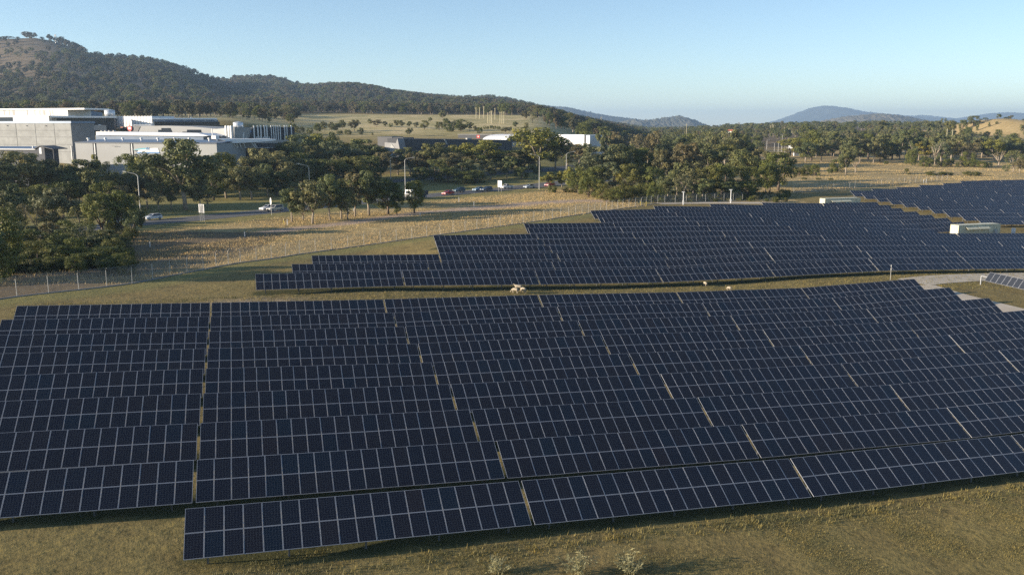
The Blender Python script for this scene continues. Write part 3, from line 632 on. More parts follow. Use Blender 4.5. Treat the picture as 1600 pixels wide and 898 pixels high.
# ------------------------------------------------------------------ security fence
def fence(label, line, gap, bend=True):
    a = np.array(line, float); seg = np.hypot(*np.diff(a, axis=0).T); cum = np.concatenate([[0], np.cumsum(seg)]); n = int(cum[-1] / gap)
    s = np.linspace(0, cum[-1], n + 1); X = np.interp(s, cum, a[:, 0]); Y = np.interp(s, cum, a[:, 1]); Z = gz(X, Y)
    o = thing('security_fence', label, 'fence', (float(X[0]), float(Y[0]), float(Z[0])))
    B = Vector((float(X[0]), float(Y[0]), float(Z[0])))
    mbp = MB(); mbp.tube([(0, 0, -.3), (0, 0, 2.25), (.28, 0, 2.62)], .034, 6); PM_ = mbp.mesh('post', ['pole_grey'])
    wire = MB(); net = MB(); foot_strip = MB()
    arms = []
    for i in range(n + 1):
        j0, j1 = max(i - 1, 0), min(i + 1, n); d = Vector((X[j1] - X[j0], Y[j1] - Y[j0], 0)).normalized(); out = Vector((-d.y, d.x, 0)) * (-1)
        p = Vector((X[i], Y[i], Z[i])) - B
        link('post', PM_, o, tuple(p), (random.uniform(-.015, .015), random.uniform(-.015, .015), math.atan2(out.y, out.x) + math.pi * 0))
        arms.append((p, out, d))
    for (p, o0, d0), (q, o1, d1) in zip(arms, arms[1:]):
        L_ = (q - p).length
        net.quad(p + Vector((0, 0, .05)), q + Vector((0, 0, .05)), q + Vector((0, 0, 2.2)), p + Vector((0, 0, 2.2)), 0, [(0, 0), (L_, 0), (L_, 2.1), (0, 2.1)])
        for hgt, oo in ((2.22, 0), (1.1, 0), (2.36, .1), (2.48, .18), (2.6, .27)):
            wire.tube([p + o0 * oo + Vector((0, 0, hgt)), q + o1 * oo + Vector((0, 0, hgt))], .008, 3, cap=False)
        sd = Vector((d0.y, -d0.x, 0)) * .12
        foot_strip.prism([p - sd + Vector((0, 0, -.2)), p + sd + Vector((0, 0, -.2)), p + sd + Vector((0, 0, .12)), p - sd + Vector((0, 0, .12))], q - p)  # low dark strip along the foot of the net
    part('wire_net', net, 'chain_link', o); part('strand_wires', wire, 'galvanised', o, kind='stuff'); part('foot_strip', foot_strip, 'concrete_dark', o)
    return o
fence('long chain link fence with angled post tops between panels and dry grass', FENCE, 3.6)
f2 = FENCE2 + [uv2xy(96, 222), uv2xy(118, 222), uv2xy(138, 226)]
fence('far chain link fence behind the middle block in front of the tree clump', FENCE2 + [tuple(gp(1085, 316.5)[:2]), tuple(gp(1120, 315)[:2]), tuple(gp(1160, 313.5)[:2])], 3.2)
fence('grey fence line crossing the tan grass beyond the right rear block', PL([(1240, 301), (1275, 299), (1310, 296), (1345, 292.5), (1380, 289.5), (1420, 286.5), (1480, 282)]), 4.0)

# ------------------------------------------------------------------ poles, signs and markers
def light_pole(px, py, htop, label, arm, D=None):
    p = gp(px, py) if D is None else at(px, D)
    o = thing('street_light', label, 'street light', p, 0, 'street lights along the road')
    h = htop
    mb = MB(); mb.tube([(0, 0, -.3), (0, 0, h * .5), (0, 0, h - .5)], [.13, .11, .085], 8); part('pole', mb, 'pole_grey', o)
    mb = MB(); mb.tube([(0, 0, h - .5), (arm * .25, 0, h - .1), (arm * .7, 0, h + .15), (arm * 2.6, 0, h + .55)], [.085, .075, .06, .05], 7); part('arm', mb, 'pole_grey', o)
    mb = MB(); s = 1 if arm > 0 else -1; mb.prism([(arm * 2.55, -.16, h + .50), (arm * 2.55 + s * .9, -.12, h + .66), (arm * 2.55 + s * .9, -.12, h + .76), (arm * 2.55, -.16, h + .66)], (0, .3, 0)); lp = part('lamp_head', mb, 'pole_grey', o)
    mb = MB(); mb.box((min(arm * 2.6 + s * .15, arm * 2.6 + s * .7), -.09, h + .48), (max(arm * 2.6 + s * .15, arm * 2.6 + s * .7), .09, h + .50)); part('lens', mb, 'lamp_glass', lp)
    mb = MB(); mb.tube([(0, 0, -.05), (0, 0, .12)], .24, 8); part('base', mb, 'concrete', o)
light_pole(221, 351, 11.6, 'street light at left edge of the road beside the white hatchback, arm to left', -1)
light_pole(482, 322, 11.6, 'street light rising behind the roadside gum trees, arm to left', -1, 247)
light_pole(633.5, 303, 11.6, 'street light behind the white truck cab, arm to right', 1)
light_pole(842.5, 296, 11.8, 'street light on the grass edge beside the pale sedan, arm to left', -1)
light_pole(884.5, 287.5, 11.6, 'farthest street light at the dark tree clump, arm to right', 1)
light_pole(610.5, 283, 9.0, 'distant street light on the side road behind the trees', 1)
def sign(px, py, wd, ht, leg, label, cat, mat, nlegs=2, ribs=False, rot=0.0, D=None, rnd=False):
    p = gp(px, py) if D is None else at(px, D); o = thing('road_sign', label, cat, p, rot)
    if rnd:
        mb = MB(); mb.tube([(0, -.02, leg + ht / 2), (0, .02, leg + ht / 2)], wd / 2, 16)
    else: mb = MB(); mb.box((-wd / 2, -.02, leg), (wd / 2, .02, leg + ht))
    part('board', mb, mat, o)
    if ribs:
        for k in range(1, 7): 
            mb = MB(); z = leg + ht * k / 7; mb.box((-wd / 2 + .03, -.07, z - .055), (wd / 2 - .03, -.022, z + .055)); part('rib', mb, 'concrete_dark', o)
        for k in range(1, 4):
            x = -wd / 2 + wd * k / 4; mb = MB(); mb.box((x - .07, -.12, leg + .05), (x + .07, -.072, leg + ht - .05)); part('stiffener', mb, 'concrete_dark', o)
    for k in range(nlegs):
        x = 0 if nlegs == 1 else -wd * .36 + wd * .72 * k / (nlegs - 1); mb = MB(); mb.tube([(x, .06, -.2), (x, .06, leg + ht * .9)], .045, 6); part('leg', mb, 'pole_grey', o)
    return o
sign(316, 346.5, 1.9, 2.0, 2.2, 'large square road sign seen from its ribbed back on three legs', 'road sign', 'white_paint', 3, True, -.55)
sign(781, 300, 1.9, 2.2, 1.7, 'small square white sign on two legs beside the white pickup', 'road sign', 'white_paint', 2, False, -.75)
sign(424, 336.5, 1.9, 2.4, 2.4, 'bright round road sign standing behind the two pale cars', 'road sign', 'white_paint', 1, False, -1.1, None, True)
o = sign(179, 300, 2.0, 1.2, 4.0, 'small dark display sign reading 27 among the trees left of the pole', 'display sign', 'black', 1, False, 0, 262)
def text_mesh(s, size, mat, parent, loc, name='lettering', ext_=.012, bold=True):
    c = bpy.data.curves.new(name, 'FONT'); c.body = s; c.size = size; c.extrude = ext_; c.offset = .015 * size if bold else 0; c.align_x = 'CENTER'
    tmp = bpy.data.objects.new(name, c); COL.objects.link(tmp); dg = bpy.context.evaluated_depsgraph_get(); me = bpy.data.meshes.new_from_object(tmp.evaluated_get(dg))
    bpy.data.objects.remove(tmp); me.materials.clear(); me.materials.append(MAT[mat])
    return link(name, me, parent, loc, (math.pi / 2, 0, 0))
text_mesh('27', 1.15, 'steel_tank', o, (0, -.04, 4.18))
def stake(px, py, h, r_, label, mat, grp=None):
    p = gp(px, py); o = thing('marker_post', label, 'marker post', p, 0, grp)
    mb = MB(); mb.box((-r_, -r_, -.2), (r_, r_, h)); part('shaft', mb, mat, o); mb = MB(); mb.box((-r_ * 1.25, -r_ * 1.25, h), (r_ * 1.25, r_ * 1.25, h + .08)); part('cap', mb, 'white_paint', o)
for px, py, h, m_, lab in ((717, 316, 1.4, 'white_paint', 'white marker post in dry grass below the red hatchback'), (740.5, 324, 1.5, 'white_paint', 'white marker post on the dirt track, right of the red hatchback'), (443.5, 351, 1.2, 'yellow_paint', 'yellow marker post under the leftmost roadside gums'), (449, 352, 1.3, 'white_paint', 'white marker post under the leftmost roadside gums beside a yellow one'), (656.5, 338, .9, 'white_paint', 'low white stake on the dirt track under the lone tree'), (1000.5, 322, 1.4, 'yellow_paint', 'yellow post at the fence corner, left of its pair'), (1009.5, 322.5, 1.4, 'yellow_paint', 'yellow post at the fence corner, right of its pair'), (545, 330.5, .9, 'white_paint', 'left white stake between the roadside gum trunks'), (552.5, 331, .9, 'white_paint', 'right white stake between the roadside gum trunks'), (234.5, 386, .9, 'white_paint', 'lonely pale stake at the left end of the dirt track'), (382.5, 370, 1.0, 'white_paint', 'pale stake on the dirt track below the square sign'), (1279, 243, 1.4, 'white_paint', 'white stake in the far tan grass by the trees'), (1443, 286, 1.3, 'white_paint', 'left white stake at the top edge of the tan grass'), (1447, 286, 1.3, 'white_paint', 'right white stake at the top edge of the tan grass')):
    stake(px, py, h, .07, lab, m_, 'marker posts in the grass')
for px, py, h, lab in ((1067.5, 320, 3.6, 'white camera pole before the tree clump, left of two'), (1141.5, 317.5, 3.9, 'white camera pole before the tree clump, right of two')):
    p = gp(px, py); o = thing('camera_pole', lab, 'camera pole', p, 0, 'camera poles behind the middle block')
    mb = MB(); mb.tube([(0, 0, -.3), (0, 0, h)], [.14, .11], 8); part('pole', mb, 'white_paint', o)
    mb = MB(); mb.box((-.45, -.1, h - .05), (.3, .1, h + .2)); part('camera', mb, 'white_paint', o)
    mb = MB(); mb.box((-.2, -.16, .5), (.2, .16, 1.2)); part('control_box', mb, 'white_paint', o)
p = gp(1391, 437.5); o = thing('weather_mast', 'thin pale instrument post with a small head in front of the middle block', 'instrument post', p)
mb = MB(); mb.tube([(0, 0, -.3), (0, 0, 2.4)], .035, 6); part('shaft', mb, 'pole_grey', o); mb = MB(); mb.box((-.06, -.05, 1.6), (.10, .06, 1.85)); mb.tube([(0, 0, 2.3), (0, 0, 2.42)], [.09, .06], 8); part('sensor', mb, 'pole_grey', o)
PW = [(744, 184, 168, 0), (749.5, 184.5, 168, 0), (756, 184, 166, 0), (762.5, 192, 176, 1), (766, 192, 174, 1), (768.5, 192, 173, 1), (773.5, 186, 169, 0), (781.5, 192, 175, 1), (784.5, 192, 174.5, 1), (787.5, 192, 174.5, 1)]
for i, (px, py, pt, b) in enumerate(PW):
    p = gp(px, py + 1); D = p.y; h = (CAMH + (ray(px, pt)[2] / ray(px, pt)[1]) * D) - p.z
    o = thing('power_pole', 'pale tall utility pole on the grassy slope, %s of ten from the left' % ORD[i + 1], 'utility pole', p, 0, 'utility poles on the grassy slope')
    mb = MB(); mb.tube([(0, 0, -.5), (0, 0, h)], [.34, .24], 6); part('shaft', mb, 'timber_pole', o); mb = MB(); mb.box((-1.1, -.1, h * .93), (1.1, .1, h * .93 + .2)); part('crossarm', mb, 'timber_pole', o)
PW2 = [(938, 200, 182, 900), (1071, 208, 193, 800), (1201, 209, 196, 1000), (1204, 209, 194, 1000), (1206, 209, 195, 1000), (1223, 208, 199, 1000), (1230, 208, 200, 1000), (1235, 208, 201, 1000), (1284, 204, 196, 900), (1476, 214, 201, 620), (1484.5, 215, 202, 620), (1413, 236, 217, 560)]
for i, (px, py, pt, D) in enumerate(PW2):
    p = at(px, D); h = max(5, (CAMH + (ray(px, pt)[2] / ray(px, pt)[1]) * D) - p.z)
    o = thing('power_pole', 'thin utility pole standing among the far trees, %s from left' % ORD[i + 1], 'utility pole', p, 0, 'utility poles among the far trees')
    mb = MB(); mb.tube([(0, 0, -.5), (0, 0, h)], [.22, .15], 6); part('shaft', mb, 'timber_pole', o); mb = MB(); mb.box((-1, -.08, h * .93), (1, .08, h * .93 + .16)); part('crossarm', mb, 'timber_pole', o)
SLs = [(1177, 234, 222), (1183, 232, 222), (1197, 233, 219), (1209, 232, 224), (1215, 238, 221), (1220.5, 236, 211), (1225.5, 235, 222), (1228.5, 243, 221), (1240, 240, 222)]
for i, (px, py, pt) in enumerate(SLs):
    D = 640; p = at(px, D); h = max(6, (CAMH + (ray(px, pt)[2] / ray(px, pt)[1]) * D) - p.z); s = -1 if i % 2 else 1
    o = thing('street_light', 'far street light at the road clearing, %s of nine from left' % ORD[i + 1], 'street light', p, 0, 'street lights at the far road clearing')
    mb = MB(); mb.tube([(0, 0, -.3), (0, 0, h)], [.16, .10], 6); part('pole', mb, 'pole_grey', o); mb = MB(); mb.tube([(0, 0, h), (s * .6, 0, h + .3), (s * 2.4, 0, h + .5)], .07, 5); part('arm', mb, 'pole_grey', o)

# ------------------------------------------------------------------ vehicles
def car(px, py, paintm, label, style='hatch', heading=None, D=None, cat='car'):
    p = gp(px, py) if D is None else at(px, D)
    rd = np.array(ROAD if D is None else ROAD2); k = int(np.argmin(np.hypot(rd[:, 0] - p.x, rd[:, 1] - p.y))); k = min(max(k, 1), len(rd) - 2)
    dv = rd[k - 1] - rd[k + 1]; yaw = math.atan2(dv[1], dv[0])
    if heading: yaw += heading
    o = thing('car' if style != 'ute' else 'pickup', label, cat, (p.x, p.y, p.z + .07), yaw)
    L = {'hatch': 4.35, 'sedan': 4.75, 'suv': 4.7, 'ute': 5.2}[style]; W = .9; tall = .18 if style in ('suv', 'ute') else 0
    belt = .92 + tall; roof = 1.45 + tall * 1.6
    low = [(-L / 2, .30 + tall), (-L / 2 + .03, .62 + tall), (-L / 2 + .10, belt), (L * .14, belt + .02), (L * .38, .80 + tall), (L / 2 - .06, .66 + tall), (L / 2, .45 + tall), (L / 2 - .03, .28 + tall)]
    mb = MB(); rings = []
    for yv, sx, dz in ((-W, .965, .0), (-W * .93, 1.0, .03), (W * .93, 1.0, .03), (W, .965, .0)):
        rings.append([(x * sx, yv, z + (dz if z > .6 else -dz * .5)) for x, z in low])
    for a, b in zip(rings, rings[1:]):
        for i in range(len(a)): mb.quad(a[i], a[(i + 1) % len(a)], b[(i + 1) % len(a)], b[i])
    mb.poly(rings[0]); mb.poly(list(reversed(rings[-1]))); part('body', mb, paintm, o)
    if style == 'hatch': gh = (-L * .47, -L * .36, L * .02, L * .24)
    elif style == 'suv': gh = (-L * .48, -L * .42, L * .02, L * .22)
    elif style == 'sedan': gh = (-L * .40, -L * .22, L * .04, L * .24)
    else: gh = (-L * .10, -L * .06, L * .10, L * .26)
    b0, r0, r1, b1 = gh; wb, wr = W * .93, W * .70
    cab = MB()
    B = [(b0, -wb, belt), (b1, -wb, belt), (b1, wb, belt), (b0, wb, belt)]; T = [(r0, -wr, roof), (r1, -wr, roof), (r1, wr, roof), (r0, wr, roof)]
    cab.quad(*T)
    def frame_face(a, b, c, d, name, inset=.08):
        a, b, c, d = map(Vector, (a, b, c, d)); ctr = (a + b + c + d) / 4
        q = [v + (ctr - v) * inset * 1.6 for v in (a, b, c, d)]
        for s0, s1, q0_, q1_ in ((a, b, q[0], q[1]), (b, c, q[1], q[2]), (c, d, q[2], q[3]), (d, a, q[3], q[0])): cab.quad(s0, s1, q1_, q0_)
        nrm = (b - a).cross(d - a).normalized(); g_ = MB(); g_.quad(*[v - nrm * .01 for v in q]); part(name, g_, 'dark_glass', o)
    frame_face(B[0], B[1], T[1], T[0], 'side_window'); frame_face(B[2], B[3], T[3], T[2], 'side_window'); frame_face(B[1], B[2], T[2], T[1], 'windscreen'); frame_face(B[3], B[0], T[0], T[3], 'rear_window')
    part('cabin', cab, paintm, o)
    if style == 'ute':
        mb = MB(); mb.box((-L / 2 + .12, -W * .9, belt + .1), (-L * .11, W * .9, belt + .16)); mb.box((-L / 2 + .12, -W * .9, belt), (-L * .11, -W * .84, belt + .1)); mb.box((-L / 2 + .12, W * .84, belt), (-L * .11, W * .9, belt + .1)); part('tray', mb, 'black', o)
    rw = .33 + tall * .25
    for sx in (-.30, .32):
        for sy in (-1, 1):
            mb = MB(); mb.tube([(sx * L, sy * (W - .16), rw), (sx * L, sy * (W + .015), rw)], rw, 16); wh = part('wheel', mb, 'tyre', o)
            mb = MB(); mb.tube([(sx * L, sy * (W + .015), rw), (sx * L, sy * (W + .03), rw)], rw * .6, 10); part('rim', mb, 'galvanised', wh)
    for sy in (-1, 1):
        mb = MB(); mb.box((L / 2 - .22, sy * W * .72 - .17, .60 + tall), (L / 2 - .005, sy * W * .72 + .17, .74 + tall)); part('headlight', mb, 'lamp_glass', o)
        mb = MB(); mb.box((-L / 2 - .01, sy * W * .74 - .13, .68 + tall), (-L / 2 + .2, sy * W * .74 + .13, .86 + tall)); part('tail_light', mb, 'red_sign', o)
    mb = MB(); mb.box((L / 2 - .12, -.5, .38 + tall), (L / 2 + .005, .5, .56 + tall)); part('grille', mb, 'black', o)
    return o
def onroad(px, lane):                                        # lane centre at the picture column px
    rd = np.array(ROAD); t = np.linspace(0, len(rd) - 1, 800); X = np.interp(t, range(len(rd)), rd[:, 0]); Y = np.interp(t, range(len(rd)), rd[:, 1])
    k = int(np.argmin(np.abs(800 + X / Y * FOC * .985 - px))); d = np.array([X[min(k + 4, 799)] - X[max(k - 4, 0)], Y[min(k + 4, 799)] - Y[max(k - 4, 0)]]); d /= np.hypot(*d)
    return px, None
car(239, 343.5, 'car_white', 'clean white hatchback on the road right of the left street light', 'hatch')
car(178, 350.5, 'car_white', 'white car mostly hidden by the dark tree left of the street light', 'hatch')
car(419, 328.5, 'car_white', 'white car at the left of a close pair beside the round sign', 'sedan')
car(430, 330.5, 'car_cream', 'cream car at the right of a close pair beside the round sign', 'suv')
car(700, 304.5, 'car_red', 'red hatchback facing left on the road, lit from the left', 'hatch')
car(717, 301.0, 'car_teal', 'dark teal car close behind the red hatchback', 'suv')
car(748, 298.6, 'car_blue', 'pale blue sedan on the road left of the dark blue car', 'sedan')
car(760, 299.4, 'car_navy', 'dark blue car close behind the pale blue sedan', 'suv')
car(792, 295.3, 'car_white', 'white pickup on the road beside the small square sign', 'ute', cat='pickup')
car(827, 294.3, 'car_silver', 'silver white sedan left of the road side lamp post', 'sedan')
car(859, 291.0, 'car_red', 'red car half hidden by the small roadside tree', 'hatch')
car(855, 262, 'car_navy', 'dark blue car on the side road behind the trees', 'hatch', None, 455)
def truck(px, py, label):
    p = gp(px, py); rd = np.array(ROAD); k = int(np.argmin(np.hypot(rd[:, 0] - p.x, rd[:, 1] - p.y))); dv = rd[k - 1] - rd[k + 1]
    o = thing('truck', label, 'truck', (p.x, p.y, p.z + .07), math.atan2(dv[1], dv[0]))
    mb = MB(); mb.prism([(2.0, -1.2, .7), (4.0, -1.2, .7), (4.05, -1.2, 1.7), (3.75, -1.2, 2.9), (2.1, -1.2, 2.95), (2.0, -1.2, 2.8)], (0, 2.4, 0)); part('cab', mb, 'car_white', o)
    mb = MB(); mb.quad((4.065, -1.05, 1.72), (4.065, 1.05, 1.72), (3.80, 1.0, 2.72), (3.80, -1.0, 2.72)); part('windscreen', mb, 'dark_glass', o)
    for s in (-1, 1):
        mb = MB(); mb.box((2.6, s * 1.205 - .006, 1.7), (3.7, s * 1.205 + .006, 2.6)); part('side_window', mb, 'dark_glass', o)
        mb = MB(); mb.box((4.03, s * .85 - .2, .95), (4.08, s * .85 + .2, 1.2)); part('headlight', mb, 'lamp_glass', o)
        mb = MB(); mb.box((3.6, s * 1.4 - .1, 1.9), (3.72, s * 1.4 + .1, 2.5)); part('mirror', mb, 'black', o)
    mb = MB(); mb.box((4.06, -.7, .75), (4.10, .7, 1.5)); part('grille', mb, 'black', o)
    mb = MB(); mb.box((-4, -.45, .65), (2.2, .45, .95)); part('chassis', mb, 'black', o)
    mb = MB(); mb.prism([(-4.1, -1.22, 1.0), (1.8, -1.22, 1.0), (1.85, -1.22, 2.55), (-4.3, -1.22, 2.35)], (0, 2.44, 0)); part('tipper_body', mb, 'navy_wall', o)
    for x in (-3, -1.7, 3.0):
        for s in (-1, 1): mb = MB(); mb.tube([(x, s * .85, .5), (x, s * 1.2, .5)], .5, 14); wh = part('wheel', mb, 'tyre', o); mb = MB(); mb.tube([(x, s * 1.2, .5), (x, s * 1.22, .5)], .28, 10); part('rim', mb, 'galvanised', wh)
truck(651, 310.5, 'white cab tipper truck behind the lone small tree and lamp post')

# ------------------------------------------------------------------ buildings
class Bld:
    def __init__(s, name, label, xl, Dl, xr, Dr, cat='building'):
        s.A = at(xl, Dl); s.B = at(xr, Dr); d = Vector((s.B.x - s.A.x, s.B.y - s.A.y, 0)); s.L = d.length; s.d = d.normalized()
        s.base = min(s.A.z, s.B.z) - .6
        s.o = thing(name, label, cat, (s.A.x, s.A.y, s.base), math.atan2(d.y, d.x))
    def hit(s, px, py, off=0):                               # local (x, z) on the wall plane moved inward by off
        nrm = Vector((-s.d.y, s.d.x, 0)); r = Vector(ray(px, py)); P0 = s.A + nrm * off
        t = (P0 - Vector((0, 0, 0))).dot(nrm) / r.dot(nrm)
        p = r * t; return (Vector((p.x, p.y, 0)) - Vector((s.A.x, s.A.y, 0))).dot(s.d), CAMH + p.z - s.base
    def box(s, name, x0, x1, yt, yb, f0, f1, mat, parent=None, mid=None):
        xm = (x0 + x1) / 2 if mid is None else mid
        a = s.hit(x0, 220, f0)[0]; b = s.hit(x1, 220, f0)[0]; zt = s.hit(xm, yt, f0)[1]; zb = 0 if yb is None else s.hit(xm, yb, f0)[1]
        mb = MB(); mb.box((a, f0, zb), (b, f1, zt)); return part(name, mb, mat, s.o if parent is None else parent)
    def poly(s, name, pts, f0, f1, mat):                     # extruded outline given as seen points on the plane f0
        q = [s.hit(x, y, f0) for x, y in pts]; mb = MB(); mb.prism([(a, f0, z) for a, z in q], (0, f1 - f0, 0)); return part(name, mb, mat, s.o)
# concrete block, far left
b = Bld('concrete_building', 'tall raw concrete panel building at the left edge, tallest grey wall', -32, 368, 113, 350)
b.box('core_wall', -32, 113, 192.5, None, .12, 11.6, 'concrete_dark')
xs_ = [-32, -2, 27, 57, 86.5, 113]; ys_ = [193, 204, 214.5, 226, 237, None]
for i in range(5):
    for j in range(5): b.box('wall_panel', xs_[i] + .3, xs_[i + 1] - .3, ys_[j] + (.3 if j else 0), None if ys_[j + 1] is None else ys_[j + 1] - .3, random.uniform(-.02, .02), .119, 'concrete')
b.box('parapet', -33, 113.4, 189.6, 192.9, -.15, 11.8, 'blue_roof')
L_ = b.L
for y0, y1, z0, z1, m_ in ((5.0, 6.2, 9.5, 15, 'dark_glass'),):
    mb = MB(); mb.box((L_ - .1, y0, z0), (L_ + .06, y1, z1 - 1)); part('window', mb, m_, b.o)
for px in (13, 43, 73): b.box('wall_lamp', px - .5, px + .5, 196.2, 197.2, -.35, -.03, 'black')
b.box('downpipe', 109.6, 110.4, 228, None, -.25, -.05, 'white_paint')
# low dark shed
b = Bld('low_shed', 'low dark shed with white gutter line before the concrete building', -30, 309, 57, 304)
b.box('wall', -30, 57, 233.5, None, 0, 9, 'navy_wall'); b.box('gutter', -30, 54, 232.4, 234, -.5, -.05, 'white_paint')
mb = MB(); x0, zt = b.hit(-30, 232.2); x1, _ = b.hit(57, 232.2); _, zr = b.hit(10, 228.6, 5); mb.prism([(x0, -.45, zt), (x0, 5, zr), (x0, 9.4, zt), (x0, 9.4, zt - .15), (x0, 5, zr - .15), (x0, -.45, zt - .15)], (x1 - x0, 0, 0)); part('roof', mb, 'blue_roof', b.o)
b.box('gable_end', 55.5, 68, 230, None, -.6, 6, 'navy_wall'); b.box('window', 59.7, 63.3, 230.7, 240.5, -.66, -.61, 'steel_tank')
b.poly('gable_roof', [(53, 232), (61, 227.8), (82, 232.6), (82, 233.6), (61, 229.2), (53, 233.4)], -.9, 6.4, 'charcoal_wall')
b.box('awning_post', 81, 81.8, 233.2, None, -.7, -.5, 'charcoal_wall'); b.box('vent_pipe', 49, 50.2, 228.2, 233, 1, 1.4, 'white_paint')
# wide pale warehouse
b = Bld('warehouse', 'wide pale grey warehouse with blue grey roof and a blue company sign', 117, 328, 338, 309)
for x0, x1 in ((117, 144.2), (150, 202.3), (208, 270.5), (271, 338)): b.box('wall', x0, x1, 223.8, None, 0, 24, 'light_grey_wall')
for x0, x1 in ((144.2, 150), (202.3, 208)):
    b.box('recess', x0, x1, 223.8, None, .7, 23.5, 'charcoal_wall'); b.box('downpipe', x0 + 1.9, x0 + 3.2, 224.5, None, .1, .45, 'white_paint')
b.box('plinth_line', 117, 338, 255.5, 256.3, -.04, -.004, 'grey_roof')
b.box('gutter', 116.5, 338.5, 222.6, 223.8, -.4, 0, 'charcoal_wall')
x0, zt = b.hit(116.6, 222.5, -.35); x1, _ = b.hit(338.4, 222.5, -.35); xm, zr = b.hit(227, 218.2, 12)
mb = MB(); mb.prism([(x0, -.38, zt), (x0, 12, zr), (x0, 24.3, zt), (x0, 24.3, zt - .2), (x0, 12, zr - .2), (x0, -.38, zt - .2)], (x1 - x0, 0, 0)); part('roof', mb, 'blue_roof', b.o)
for px in (138, 165, 192, 221, 247, 273, 296, 327):
    xx, zz = b.hit(px, 219.4, 8); mb = MB(); mb.tube([(xx, 8, zz - 1.0), (xx, 8, zz + .5), (xx, 8, zz + .55), (xx, 8, zz + .95)], [.32, .32, .62, .5], 9); part('roof_vent', mb, 'white_paint', b.o)
sg = b.poly('sign_board', [(208.2, 233.5), (241, 231.5), (247, 231.5), (249, 239.5), (215, 239.5)], -.12, -.01, 'white_paint')
b.poly('sign_stripe', [(212.5, 237.9), (249, 237.9), (249, 239.8), (215.2, 239.8)], -.18, -.13, 'blue_sign'); b.poly('sign_stripe', [(208, 233.8), (224, 231.6), (232, 231.4), (226, 233.2), (213, 234.6)], -.18, -.13, 'teal_sign'); b.poly('sign_wedge', [(208.4, 234.2), (216, 235.2), (213.5, 237.8)], -.182, -.133, 'navy_wall')
xx, zz = b.hit(231, 234.3, -.2); text_mesh('RA', 1.25, 'blue_sign', b.o, (xx, -.19, zz)); xx, zz = b.hit(228, 237.5, -.2); text_mesh('ENGINE', .95, 'steel_tank', b.o, (xx, -.19, zz))
for i in range(5): b.box('notice_line', 224.5, 236.5, 244.2 + i * .9, 244.6 + i * .9, -.03, -.004, 'steel_tank')
b.box('aerial', 173.5, 182.5, 228.2, 228.6, -.6, -.5, 'charcoal_wall'); b.box('roof_box', 330.5, 337.5, 212, 217.5, 4, 6, 'white_paint'); b.box('roof_mast', 331.6, 332.4, 201, 212, 4.5, 4.8, 'white_paint')
# canopy annex right of the warehouse
b = Bld('canopy_annex', 'blue walled annex with long white slanted canopy and white struts', 340, 318, 432, 328)
b.box('wall', 340, 363, 228.5, 231.5, .5, 10, 'blue_roof'); b.box('dark_bay', 340, 432, 231.6, None, 2.2, 12, 'dark_glass')
b.poly('blue_wall', [(339.5, 217.5), (363, 223.5), (363, 231), (339.5, 231)], .2, 2, 'blue_roof')
b.poly('canopy', [(341, 217), (431, 217.6), (431, 219.6), (405, 222), (365, 224)], -3.5, 9, 'white_roof')
for a, c in ((392.5, 400.5), (397, 403), (369, 373.5), (374, 378), (380, 385), (364, 372)):
    (x0, z0), (x1, z1) = b.hit(a, 222.6, -3), b.hit(c, 231.5, -3); mb = MB(); mb.tube([(x0, -3, z0), (x1, -1.5, z1)], .22, 6); part('strut', mb, 'white_paint', b.o)
# long white roof behind the warehouse
b = Bld('white_roof_shed', 'long low shed with bright white roof directly behind the pale warehouse', 150, 396, 325, 382)
b.box('wall', 150, 318, 211.6, None, .6, 14, 'blue_roof'); b.poly('roof', [(150, 205.8), (308, 208.4), (326, 212.4), (318, 213), (150, 211.4)], 0, 14, 'white_roof')
for px in (158, 164, 170, 177): b.box('roof_unit', px, px + 2, 203.8, 206.2, 3, 4.5, 'grey_roof')
# grey faceted hall
b = Bld('grey_hall', 'low grey faceted hall with dark doors and a round red sign', 201, 424, 366, 404)
b.poly('wall', [(204, 197), (262, 196.6), (300, 198), (345, 202.2), (366, 201), (366, 222), (201, 216)], 0, 22, 'light_grey_wall')
b.poly('shade_panel', [(206, 196.4), (219, 197.6), (215, 206.5), (203, 206.5)], -.2, -.02, 'concrete_dark')
b.poly('door', [(247, 203), (252, 203), (252, 200.2), (266, 200.2), (269, 206.6), (247, 206.6)], -.12, -.01, 'dark_glass'); b.poly('door', [(285, 206), (292, 206), (292, 202.8), (314, 202.8), (314, 206), (320, 208.8), (285, 207.6)], -.12, -.01, 'dark_glass')
xx, zz = b.hit(202.6, 200.4, -.6); mb = MB(); mb.tube([(xx, -.7, zz), (xx, -.5, zz)], 1.35, 18); part('round_sign', mb, 'red_sign', b.o)
mb = MB(); mb.box((xx - .8, -.74, zz - .5), (xx + .8, -.705, zz + .5)); part('sign_mark', mb, 'white_paint', b.o); b.box('roof_rail', 210, 238, 195.4, 195.9, 5, 5.2, 'galvanised')
